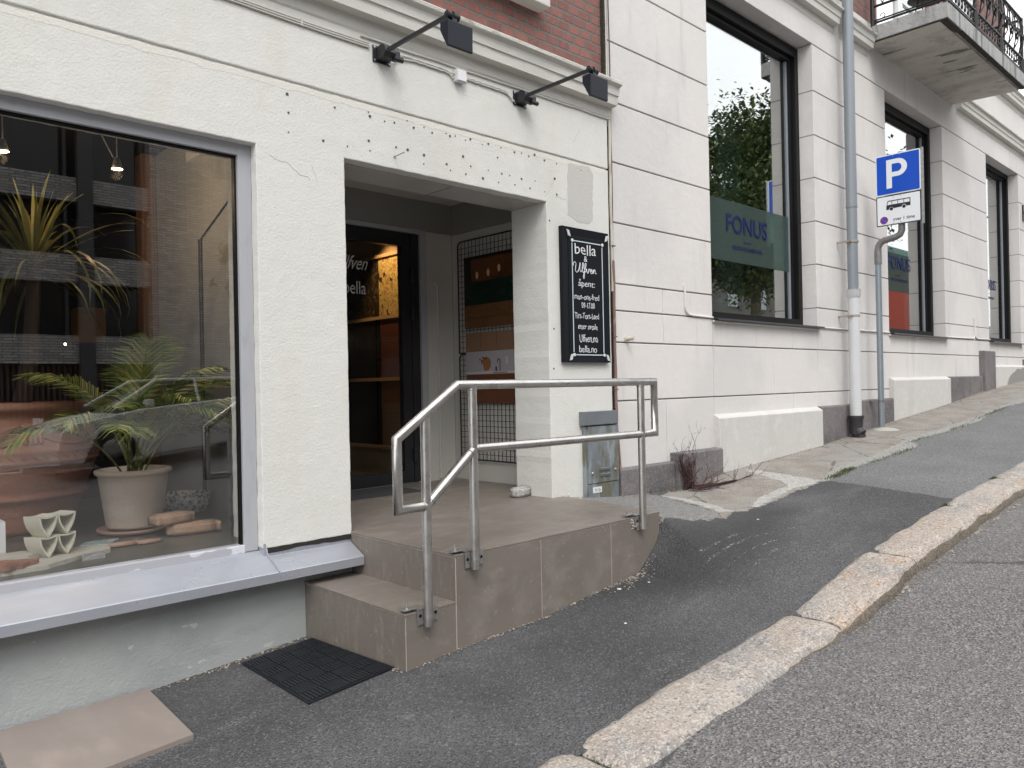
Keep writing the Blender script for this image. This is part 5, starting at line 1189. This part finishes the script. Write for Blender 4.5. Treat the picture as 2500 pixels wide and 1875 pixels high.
def on_urn(az, z, off=0):
    zz = z; rs = [p for p in UP[:24]]; r = np.interp(zz, [p[1] for p in rs], [p[0] for p in rs]); return Vector((UX+(r*SC+off)*math.cos(az), UY+(r*SC+off)*math.sin(az), FZ+zz*.86))
for az in (-1.50, -.55):
    for k in range(4): mb.tube([on_urn(az+(k-1.5)*.055, .78-.02*j+.0*k, .012) for j in range(8)], [.02,.022,.02,.018,.016,.014,.012,.008], 6, mitre=False)
for k in range(22):
    az = -2.6+k*.12; mb.tube([on_urn(az, .565, .002), on_urn(az+.03,.55,.008), on_urn(az+.06,.535,.004)], .006, 5, mitre=False)
mb.tube([on_urn(-2.4+.1*k, .70-.07*abs(math.sin(k*.33)), .006) for k in range(24)], .011, 6, mitre=False)
mb.build('relief_moulding', m_terra, urn)
mb = MB(); mb.lathe([(.001,.0),(.43,.0)], (UX,UY,FZ+.78), 30); mb.build('soil', M('soil', (.03,.02,.015), .95), urn)

m_leafd = M('dark_strap_leaf', (.15,.165,.055), .4, layers=[('noise', 8, None, (.12,.09,.03), .5, .7, .7)])
yu = E('dragon_tree', 'tall dragon tree with a rosette of narrow leaves growing from the urn', 'plant', (1.19, UY-.1, FZ+.7))
mb = MB(); mb.tube([(1.13,UY-.05,FZ+.74),(1.17,UY-.1,.2),(1.19,UY-.12,.55),(1.20,UY-.12,.80)], [.055,.048,.042,.04], 12, mitre=False)
mb.build('trunk', M('ringed_trunk', (.07,.05,.035), .9, layers=[('wave', 12, (0,0,1), (.08,.06,.04), .4, .7, .8)], bumps=[('wave', 12, (0,0,1), .01)]), yu)
mb = MB(); rnd = random.Random(11)
def strap(c, az, el, L, w_, droop):
    n_ = 9; pts = []; p = Vector(c); 
    for k in range(n_+1):
        t = k/n_; e = el-droop*t*t; pts.append(p.copy()); p = p+Vector((math.cos(az)*math.cos(e), math.sin(az)*math.cos(e), math.sin(e)))*L/n_
    side = Vector((-math.sin(az), math.cos(az), 0)); vs = []
    for k, q in enumerate(pts):
        ww = w_*math.sin(PI*min(1,(k/n_)*.9+.1))**.6*(1 if k < n_ else .05); vs += [q-side*ww, q+side*ww+Vector((0,0,.004))]
    mb.add(vs, [(2*k,2*k+1,2*k+3,2*k+2) for k in range(n_)], 0, True)
for k in range(112):
    el = rnd.choice([rnd.uniform(.9,1.45), rnd.uniform(.1,.9), rnd.uniform(-.5,.5), rnd.uniform(-.2,.7)]); 
    az = rnd.uniform(0, 2*PI)
    strap((1.20,UY-.12,.80+rnd.uniform(-.03,.04)), az, el, rnd.uniform(.42,.62) if el > .9 else rnd.uniform(.6,.98), rnd.uniform(.008,.014), rnd.uniform(.5,2.4) if el < .9 else rnd.uniform(.1,.8))
mb.build('leaves', m_leafd, yu)

# beige pot with saucer and areca palm
PX, PY = 1.585, 5.02
pot = E('plant_pot', 'pale beige clay pot holding the palm in the middle of the display', 'pot', (PX,PY,FZ))
m_beige = M('pale_clay', (.60,.50,.41), .85, layers=[('noise', 3, (1,1,1.5), (.66,.58,.50), .45, .65, .8), ('noise', 5, None, (.50,.36,.24), .58, .72, .5)], bumps=[('noise', 40, None, .003)])
mb = MB(); mb.lathe([(.001,.03),(.148,.03),(.155,.045),(.196,.345),(.212,.352),(.216,.365),(.214,.378),(.200,.382),(.188,.37),(.180,.33),(.001,.32)], (PX,PY,FZ), 48); mb.build('body', m_beige, pot)
sau = MB(); sau.lathe([(.001,.003),(.185,.003),(.205,.012),(.208,.028),(.198,.030),(.188,.018),(.001,.016)], (PX,PY,FZ), 48)
tag(sau.build('saucer', M('pinkish_clay', (.34,.215,.165), .8, bumps=[('noise', 40, None, .002)])), 'round terracotta saucer under the pale beige pot', 'saucer')
palm = E('areca_palm', 'feathery green areca palm growing in the pale beige pot', 'plant', (PX,PY,FZ+.3))
mb = MB(); st_ = MB(); rnd = random.Random(5)
def frond(az, L, el, droop, c):
    n_ = 16; pts = []; p = Vector(c)
    for k in range(n_+1):
        t = k/n_; e = el-droop*t**1.6; pts.append(p.copy()); p = p+Vector((math.cos(az)*math.cos(e), math.sin(az)*math.cos(e), math.sin(e)))*L/n_
        p.x = min(p.x, 2.22); p.y = max(p.y, 4.16)
    st_.tube(pts, [.006*(1-.8*k/n_)+.001 for k in range(n_+1)], 5, mitre=False)
    side = Vector((-math.sin(az), math.cos(az), 0))
    for k in range(30):
        t = .42+.58*k/30; i = min(int(t*n_), n_-1); f = t*n_-i; b = pts[i].lerp(pts[i+1], f); tg = (pts[i+1]-pts[i]).normalized()
        ll = L*.33*math.sin(PI*min(.97,(t-.38)/.64))**.65
        for sg in (1,-1):
            d_ = (side*sg*.75+tg*.75+Vector((0,0,.12+rnd.uniform(-.12,.12)))).normalized(); w_ = tg*.0085
            m1 = b+d_*ll*.5+Vector((0,0,.0)); e2 = b+d_*ll+Vector((0,0,-ll*.28)); e2.y = max(e2.y, 4.13)
            mb.add([b-w_*.5,b+w_*.5,m1+w_,m1-w_,e2], [(0,1,2,3),(3,2,4)], rnd.choice((0,0,1)))
FR = [(-2.0,.82,1.05,1.7),(.6,.84,1.1,1.4),(-.3,.78,.95,1.5),(-2.5,.80,1.15,1.75),(-2.95,.80,1.0,1.85),(-3.3,.85,1.3,1.2),(-.15,.92,1.25,1.5),(.35,.92,1.25,1.3),(-.5,.84,1.15,1.6),(1.2,.9,1.35,1.1),(2.2,.9,1.3,1.3),(-1.3,.80,1.32,1.7),(-1.9,.84,1.25,1.75),(2.6,.9,1.3,1.3),(.0,.82,.98,1.3),(-.95,.78,1.15,1.6),(-1.9,.74,1.1,1.8),(.8,.98,1.4,.9),(-1.6,.92,1.5,.8),(-.7,.9,1.35,1.3),(.15,.72,.8,1.2)]
for (az, L, el, dr_) in FR: frond(az, L, el, dr_, (PX+rnd.uniform(-.04,.04), PY+rnd.uniform(-.04,.04), FZ+.32))
st_.build('stems', M('palm_stem', (.12,.14,.04), .5), palm)
mb.build('fronds', [M('palm_green', (.10,.165,.030), .4, layers=[('noise', 5, None, (.17,.20,.05), .45, .65, .7)]), M('palm_yellow_green', (.30,.28,.08), .45)], palm)
# terrazzo bowl
mb = MB(); mb.lathe([(.001,0),(.10,0),(.14,.03),(.165,.09),(.172,.145),(.160,.147),(.15,.10),(.12,.04),(.001,.02)], (2.035,5.42,FZ), 40)
tag(mb.build('terrazzo_bowl', M('black_white_terrazzo', (.55,.55,.52), .5, layers=[('cell', 75, (1,1.3,.8), (.03,.03,.03), .70, .73, 1), ('cell', 120, (1,1.3,.8), (.12,.12,.12), .78, .8, .9)])), 'speckled black and white terrazzo bowl right of the clay pot', 'bowl')
# sandstone bricks
m_sand = M('tumbled_sandstone', (.36,.235,.155), .85, layers=[('noise', 14, None, (.43,.32,.23), .45, .7, .7), ('noise', 60, None, (.25,.15,.09), .6, .7, .5)], bumps=[('noise', 60, None, .004)])
rock('stone_brick', (1.80,4.66,FZ+.034), (.150,.062,.033), m_sand, 'worn sandstone brick lying flat under the other one in the display', 'brick', -.20, group='sandstone bricks in the window', amp=.03)
rock('stone_brick', (1.69,4.70,FZ+.098), (.120,.066,.032), m_sand, 'worn sandstone brick stacked askew on top of the other one', 'brick', .28, group='sandstone bricks in the window', amp=.03)
m_ter2 = M('terracotta_piece', (.36,.22,.16), .8, layers=[('noise', 14, None, (.42,.28,.21), .45, .7, .7)], bumps=[('noise', 60, None, .003)])
rock('tile_piece', (1.36,4.58,FZ+.011), (.105,.030,.010), m_ter2, 'long terracotta strip lying in front of the clay pot', 'tile piece', -.05, group='loose tile pieces in the window', amp=.012)
rock('tile_piece', (1.51,4.56,FZ+.009), (.062,.038,.008), m_ter2, 'short terracotta rectangle beside the long strip', 'tile piece', .1, group='loose tile pieces in the window', amp=.012)
# marble slabs, glass tile and fragments at left
m_marb2 = M('rough_marble', (.45,.43,.37), .6, layers=[('noise', 9, None, (.34,.24,.15), .55, .7, .7), ('noise', 4, None, (.55,.54,.50), .5, .7, .6)], bumps=[('noise', 50, None, .006)])
def slab(name, poly, z0_, z1_, mt, lab, cat, jit=.006, group=None):
    mb = MB(); mb.prism(jitter_poly(poly, .03, jit), lambda a, b, d: (a, b, d), z0_, z1_); return tag(mb.build(name, mt), lab, cat, group)
slab('marble_slab', [(.55,4.24),(.95,4.25),(1.10,4.36),(1.28,4.44),(1.30,4.60),(.92,4.66),(.55,4.5)], FZ, FZ+.022, m_marb2, 'broken cream marble slab under the lattice block', 'slab')
slab('sample_piece', [(.60,4.22),(.84,4.24),(.93,4.34),(.80,4.42),(.60,4.40)], FZ+.0225, FZ+.045, M('red_stone', (.28,.14,.09), .7, layers=[('noise', 12, None, (.16,.08,.06), .5, .6, .8)]), 'jagged red stone fragment at the left end of the marble slab', 'stone sample', .01)
slab('sample_piece', [(.70,4.44),(.90,4.42),(1.0,4.50),(.90,4.58),(.70,4.56)], FZ+.0225, FZ+.05, m_marb2, 'pale speckled stone strip lying behind the red fragment', 'stone sample', .006)
slab('glass_tile', [(1.20,4.70),(1.36,4.68),(1.42,4.77),(1.26,4.80)], FZ, FZ+.012, M('aqua_glass_tile', (.36,.46,.47), .15), 'flat pale aqua tile behind the lattice block', 'tile piece', .0005)
slab('crystal_piece', [(1.11,4.31),(1.22,4.32),(1.23,4.37),(1.12,4.36)], FZ, FZ+.025, M('clear_crystal', (.36,.36,.36), .15, bumps=[('noise', 60, None, .01)]), 'small rough glassy block in front of the marble slab', 'stone sample', .004)
# ceramic lattice block: four shield-shaped tubes
m_cer = M('cream_ceramic', (.62,.60,.50), .35)
lb = MB()
def shield(cx, cz, s, k=1.0):
    P = []
    for t in [i/8 for i in range(9)]: P.append((cx-s*.49*k+s*.98*k*t, cz+s*.50*k-s*.06*math.sin(PI*t)))
    for t in [i/9 for i in range(1,10)]: P.append((cx+s*.49*k*(1-t**2.1), cz+s*.50*k-s*1.05*k*t))
    for t in [i/9 for i in range(1,9)][::-1]: P.append((cx-s*.49*k*(1-t**2.1), cz+s*.50*k-s*1.05*k*t))
    return P
U0 = Vector((.945, 4.40, FZ+.0265)); ux = Vector((.87,.42,0)).normalized(); un = Vector((-.42,.87,0)).normalized(); S = .104
for i in range(2):
    for j in range(2):
        o_ = shield((i+.5)*S, (j+.5)*S*.99, S); q = shield((i+.5)*S, (j+.5)*S*.99+.002, S, .80); n_ = len(o_)
        for d0 in (0,):
            f = lambda a, b, d: U0+ux*a+un*d+Vector((0,0,b))
            vs = [f(a,b,0) for a,b in o_]+[f(a,b,0) for a,b in q]+[f(a,b,.11) for a,b in o_]+[f(a,b,.11) for a,b in q]
            fs = []
            for k in range(n_):
                k2 = (k+1) % n_; fs += [(k,k2,n_+k2,n_+k),(2*n_+k,3*n_+k,3*n_+k2,2*n_+k2),(k,2*n_+k,2*n_+k2,k2),(n_+k,n_+k2,3*n_+k2,3*n_+k)]
            lb.add(vs, fs)
tag(lb.build('lattice_block', m_cer), 'cream ceramic lattice block of four shield-shaped cells at the left', 'ceramic block')
mb = MB()
for (a,b,c,d_) in ((.62,.84,-.815,-.79),(.62,.84,-.66,-.635),(.62,.645,-.79,-.66),(.815,.84,-.79,-.66)): mb.box(a,b,4.60,4.70,c,d_)
mb.box(.645,.815,4.685,4.70,-.79,-.66); mb.box(.62,.84,4.60,4.70,-.8155,-.815)
tag(mb.build('niche_block', M('white_ceramic', (.66,.68,.68), .3), bevel=.002), 'white square ceramic block with a hollow, cut by the left edge', 'ceramic block')
# spotlights inside
def spot(name, loc, lab, en=4):
    r = E(name, lab, 'spotlight', loc, 'halogen spots above the display')
    x, y, z = loc
    mb = MB(); mb.tube([(x,y,1.9),(x,y,z+.07)], .004, 6); mb.tube([(x-.16,y+.1,1.86),(x-.02,y,z+.07)], .005, 6); mb.build('stem', m_galv, r)
    mb = MB(); mb.lathe([(.012,.075),(.02,.06),(.03,.02),(.036,.0),(.034,.0),(.028,.02)], (x,y,z), 20); mb.build('reflector', m_galv, r)
    mb = MB(); mb.lathe([(.001,-.002),(.024,-.002),(.026,.006),(.001,.016)], (x,y,z), 16); mb.build('bulb', M('lit_halogen', (1,.8,.55), .4, emit=(1,.62,.30), es=32), r)
    ld = bpy.data.lights.new('halogen', 'POINT'); ld.energy = en; ld.color = (1,.68,.38); ld.shadow_soft_size = .03
    lo = bpy.data.objects.new('halogen_light', ld); COL.objects.link(lo); lo.location = (x,y,z-.04); par(lo, r)
spot('spotlight', (1.61,5.30,1.43), 'lit halogen spot shining above the palm'); spot('spotlight', (1.00,5.36,1.44), 'lit halogen spot at the left edge of the window')
# dim pendant lights deep in the room
rr_ = random.Random(2)
for (x, y, z, s, lab) in ((3.02,9.0,.62,.014,'tiny lit bulb deep in the dark room, right of the dragon tree'),(1.95,9.1,1.22,.013,'tiny lit bulb deep in the dark room beside the leaf rosette'),(2.2,9.0,.52,.012,'tiny lit bulb low in the dark room under the rosette')):
    r = E('pendant_bulb', lab, 'bulb', (x,y,z), 'small bulbs lit deep in the shop')
    mb = MB(); mb.lathe([(.001,-s),(s*.7,-s*.7),(s,0),(s*.7,s*.7),(.001,s)], (x,y,z), 12); mb.build('bulb', M('lit_bulb', (1,.9,.7), .4, emit=(1,.85,.6), es=9), r)
    mb = MB(); mb.tube([(x,y,z+s),(x,y,1.9)], .002, 5); mb.build('cord', m_black, r)
thing_box('room_shelf', 'dim wooden shelf unit glowing warm at the back of the shop', 'shelf', (2.35,2.62,9.1,9.38,.55,.92), M('dim_wood', (.34,.20,.08), .6))
# tile samples behind the door glass
rack = E('tile_display', 'tile sample wall with wooden rails seen through the glass door', 'display rack', (4.32,6.5,-.85))
m_tz = M('yellow_terrazzo', (.55,.38,.13), .4, layers=[('noise', 90, None, (.16,.10,.03), .5, .56, .8), ('cell', 26, (1,1,1.2), (.34,.15,.05), .80, .82, .9), ('cell', 17, (1,1.3,1), (.05,.015,.01), .90, .91, 1)])
m_dt = M('dark_terrazzo', (.03,.018,.010), .35, layers=[('cell', 60, None, (.16,.11,.06), .86, .9, .8)])
m_br = M('brown_tile', (.10,.028,.014), .35); m_oc = M('ochre_tile', (.13,.065,.018), .4); m_bk = M('black_glazed_tile', (.012,.010,.008), .2, bumps=[('noise', 6, (1,1,.4), .01)])
def rk(y0, y1, z0_, z1_, mt): mb = MB(); mb.box(4.318,4.335,y0,y1,z0_,z1_); mb.build('tile_panel', mt, rack)
rk(6.0,6.395,.70,1.265,m_tz); rk(6.40,7.3,.70,1.265,m_dt); rk(6.0,6.38,.10,.67,m_br); rk(6.40,7.3,.10,.67,m_bk); rk(6.0,6.38,-.56,.07,m_oc); rk(6.40,7.3,-.56,.07,m_bk)
for z in (1.285,.685,.085,-.575): mb = MB(); mb.box(4.298,4.317,5.95,7.4,z-.016,z+.016); mb.build('rail', m_wood, rack)
mb = MB(); mb.box(4.337,4.40,5.72,7.5,-.85,1.6); mb.build('back_board', M('warm_wall', (.32,.20,.10), .6), rack)
r = E('ceiling_spot', 'lit warm spot above the tile samples inside the door', 'spotlight', (3.95,6.15,1.6))
mb = MB(); mb.lathe([(.012,.075),(.02,.06),(.03,.02),(.036,.0),(.034,.0),(.028,.02)], (3.95,6.15,1.6), 16); mb.build('reflector', m_galv, r)
ld = bpy.data.lights.new('warm_spot', 'SPOT'); ld.energy = 20; ld.color = (1,.72,.38); ld.spot_size = 1.1; ld.spot_blend = .6; ld.shadow_soft_size = .03
lo = bpy.data.objects.new('warm_spot_light', ld); COL.objects.link(lo); lo.location = (3.95,6.15,1.58); lo.rotation_euler = (Vector((3.95,6.15,1.58))-Vector((4.32,6.22,1.02))).to_track_quat('Z','Y').to_euler(); par(lo, r)

# ------------------------------------------------------------------ across the street (seen mirrored in the glass)
ob = E('brick_office_block', 'grey brick office block with dark window bands across the street, mirrored in the display window', 'building', (0,-20,-2))
mb = MB()
for (z0_, z1_) in ((6.3,7.1),(3.66,4.55),(.99,1.92),(9.6,11.5)): mb.box(-30, 9.6, -20.4, -20, z0_, z1_)
mb.box(9.6, 17.0, -21, -19.9, -3, 13.0); mb.box(-30,9.6,-24,-20.4,11.2,11.5)
mb.build('wall', m_obrick, ob)
mb = MB()
for x in np.arange(-29, 9.6, 2.4):
    for (z0_, z1_) in ((1.92,3.66),(4.55,6.3),(7.1,9.6)): mb.box(x, x+.09, -20.45, -20.3, z0_, z1_)
mb.box(7.3,7.75,-20.1,-19.8,-3,11); mb.build('mullions', M('anthracite_mullion', (.05,.05,.055), .5), ob)
mb = MB(); mb.box(-30, 9.6, -20.9, -20.6, -3, 11); mb.build('windows', M('dark_window_glass', (.012,.014,.018), .08), ob)
mb = MB()
for x in np.arange(-29.9, 9.4, .16): mb.box(x, x+.07, -20.35, -20.25, -3, .99)
mb.build('louvres', M('rust_louvre', (.06,.03,.025), .6), ob)
mb = MB(); mb.box(-28,-12,-20.3,-20.05,7.3,9.2); mb.box(-6,-3,-20.4,-20.2,7.3,9.4); mb.build('pale_blinds', M('pale_blind', (.4,.42,.44), .6), ob)
rb = E('red_brick_house', 'red rendered house far across the street, mirrored in the second office window', 'building', (78,-20,0))
mb = MB(); mb.box(71,92,-21,-16.5,-2,9.5); mb.build('wall', M('red_render', (.30,.05,.03), .7), rb)
mb = MB(); mb.prism([(-21.5,9.5),(-16,9.5),(-18.7,11.5)], lambda a, b, d: (d, a, b), 70.5, 92.5); mb.build('roof', M('dark_roof', (.06,.055,.055), .8), rb)
for x in (74, 79, 84):
    for z in (3.5, 6.6): mb = MB(); mb.box(x,x+1.5,-16.52,-16.42,z,z+2.2); mb.build('window', m_white, rb)

db = E('dark_rendered_house', 'long dark rendered house behind the street trees across the road, mirrored in the tall window', 'building', (40,-22,0))
mb = MB(); mb.box(18,62,-30,-20,-3,8.6); mb.build('wall', M('dark_render', (.13,.115,.10), .8, layers=[('noise', .5, None, (.09,.08,.075), .4, .6, .8)]), db)
mb = MB(); mb.prism([(-30.5,8.6),(-19.5,8.6),(-25,11.4)], lambda a, b, d: (d, a, b), 17.5, 62.5); mb.build('roof', M('slate_roof', (.05,.05,.055), .7), db)
for x in range(20, 60, 4):
    for z in (1.6, 5.2): mb = MB(); mb.box(x,x+1.3,-20.0,-19.93,z,z+1.9); mb.build('window', M('pale_window', (.30,.33,.34), .3), db)
def tree(x, y, z, h, cr_, n, lab, sd_):
    r = E('street_tree', lab, 'tree', (x,y,z), 'trees across the street'); rn = random.Random(sd_)
    mb = MB(); mb.tube([(x,y,z),(x+.1,y,z+h*.25),(x-.05,y+.1,z+h*.5)], [.26,.2,.15], 10, mitre=False)
    tips = []
    for k in range(9):
        a = 2*PI*k/9+rn.uniform(-.3,.3); e = rn.uniform(.4,1.2); L = cr_*rn.uniform(.6,.95); b = Vector((x,y+.05,z+h*rn.uniform(.3,.5)))
        t_ = b+Vector((math.cos(a)*math.cos(e),math.sin(a)*math.cos(e),math.sin(e)))*L; mb.tube([b,b.lerp(t_,.5)+Vector((0,0,.2)),t_], [.1,.06,.02], 6, mitre=False); tips.append(t_)
    mb.build('trunk', M('bark', (.09,.07,.05), .9, bumps=[('noise', 12, (1,1,.3), .03)]), r)
    mb = MB(); cz = z+h*.62
    cl = [(Vector((rn.gauss(0,.42),rn.gauss(0,.42),rn.gauss(0,.42))).normalized()*rn.uniform(.3,1)) for _ in range(90)]
    for c in cl:
        cc = Vector((x+c.x*cr_, y+c.y*cr_, cz+c.z*h*.38)); rad = cr_*rn.uniform(.12,.26)
        for k in range(n//90):
            p = cc+Vector((rn.gauss(0,1),rn.gauss(0,1),rn.gauss(0,.8)))*rad*.55; s = rn.uniform(.08,.15); R3 = Matrix.Rotation(rn.uniform(0,6.3),3,'Z')@Matrix.Rotation(rn.uniform(-1,1),3,'X')
            mb.add([p+R3@Vector(q)*s for q in ((0,-1,0),(.55,0,.1),(0,1,0),(-.55,0,.1))], [(0,1,2,3)], rn.choice((0,0,1)))
    mb.build('crown', [M('leaf_green', (.055,.085,.022), .6), M('leaf_light_green', (.11,.15,.04), .6)], r)
tree(30.6,-8.3,1.4,9.8,5.6,80000,'large leafy street tree across the road, mirrored in the tall lettered window',1)
tree(40,-9.3,2.1,8,3.4,16000,'street tree further up the road across the street',2)
tree(9.2,-8.8,-.6,5.6,1.7,6000,'slim young street tree in front of the brick block across the road',4)
# parked car across the street
def car(x, y, z, lab, rot=0, col=(.62,.63,.64), sl_=0.0):
    r = E('parked_car', lab, 'car', (x,y,z), 'cars parked across the street')
    B = MB(); W = .88
    side = [(-2.1,.32),(-2.15,.55),(-2.08,.80),(-1.9,.92),(-1.35,.98),(-.95,1.02),(1.25,1.04),(1.75,.98),(2.02,.82),(2.1,.55),(2.05,.30),(1.72,.28),(1.62,.52),(1.4,.64),(1.16,.64),(.96,.52),(.86,.28),(-.92,.26),(-1.02,.5),(-1.22,.64),(-1.46,.64),(-1.68,.5),(-1.78,.28)]
    B.prism(side, lambda a, b, d: (x+a, y+d, z+b+a*sl_), -W, W)
    B.build('body', M('car_paint', col, .25, .2), r, bevel=.04, seg=3)
    G_ = MB(); gl = [(-1.30,.97),(-.62,1.38),(.65,1.42),(1.35,1.03)]
    vs = [(x+a, y-.80+(.16 if b > 1.1 else 0), z+b+a*sl_) for a,b in gl]+[(x+a, y+.80-(.16 if b > 1.1 else 0), z+b+a*sl_) for a,b in gl]
    G_.add(vs, [(0,1,2,3),(7,6,5,4),(0,4,5,1),(2,6,7,3)]); G_.build('glasshouse', M('car_glass', (.02,.022,.025), .06), r)
    R_2 = MB(); R_2.obox((x+.02,y,z+1.425), (.64,0,.02), (0,.64,0), (0,0,.018)); 
    for sgn in (-1,1): R_2.tube([(x-1.32,y+.80*sgn,z+.98),(x-.62,y+.64*sgn,z+1.40),(x+.65,y+.64*sgn,z+1.43),(x+1.38,y+.80*sgn,z+1.02)], .03, 6); R_2.tube([(x+.02,y+.80*sgn,z+1.0),(x+.0,y+.64*sgn,z+1.42)], .028, 6)
    R_2.build('roof', M('car_roof_paint', col, .25, .2), r, bevel=.01)
    for wx in (-1.35, 1.28):
        for sgn in (-1,1):
            T_ = MB(); T_.lathe([(.20,-.1),(.31,-.1),(.33,-.06),(.33,.06),(.31,.1),(.20,.1)], n=28); T_.v = [(x+wx+v[0], y+sgn*.80+v[2], z+.33+v[1]) for v in T_.v]; wo_ = T_.build('wheel', M('tyre', (.02,.02,.02), .8), r)
            T_ = MB(); T_.lathe([(.001,.07),(.05,.08),(.2,.06),(.2,-.06),(.001,-.06)], n=20); T_.v = [(x+wx+v[0], y+sgn*.80+v[2]*sgn, z+.33+v[1]) for v in T_.v]; q = T_.build('rim', m_galv, wo_); q.matrix_parent_inverse = Matrix()
    for sgn in (-1,1):
        T_ = MB(); T_.obox((x-2.06,y+.62*sgn,z+.74), (.04,0,0), (0,.18,0), (0,0,.07)); T_.build('headlight', M('headlight_glass', (.7,.72,.75), .1), r, bevel=.02)
        T_ = MB(); T_.obox((x-.85,y+.97*sgn,z+1.03), (.06,0,0), (0,.10,0), (0,0,.06)); T_.build('wing_mirror', M('mirror_paint', col, .25, .2), r, bevel=.03)
car(5.2,-5.75,H(5.2,2)-.13,'silver white car parked across the road, mirrored low in the display window', sl_=.09)
car(19.5,-5.75,H(19.5,2)-.14,'pale car parked further uphill, mirrored in the second office window', col=(.7,.71,.72), sl_=.07)
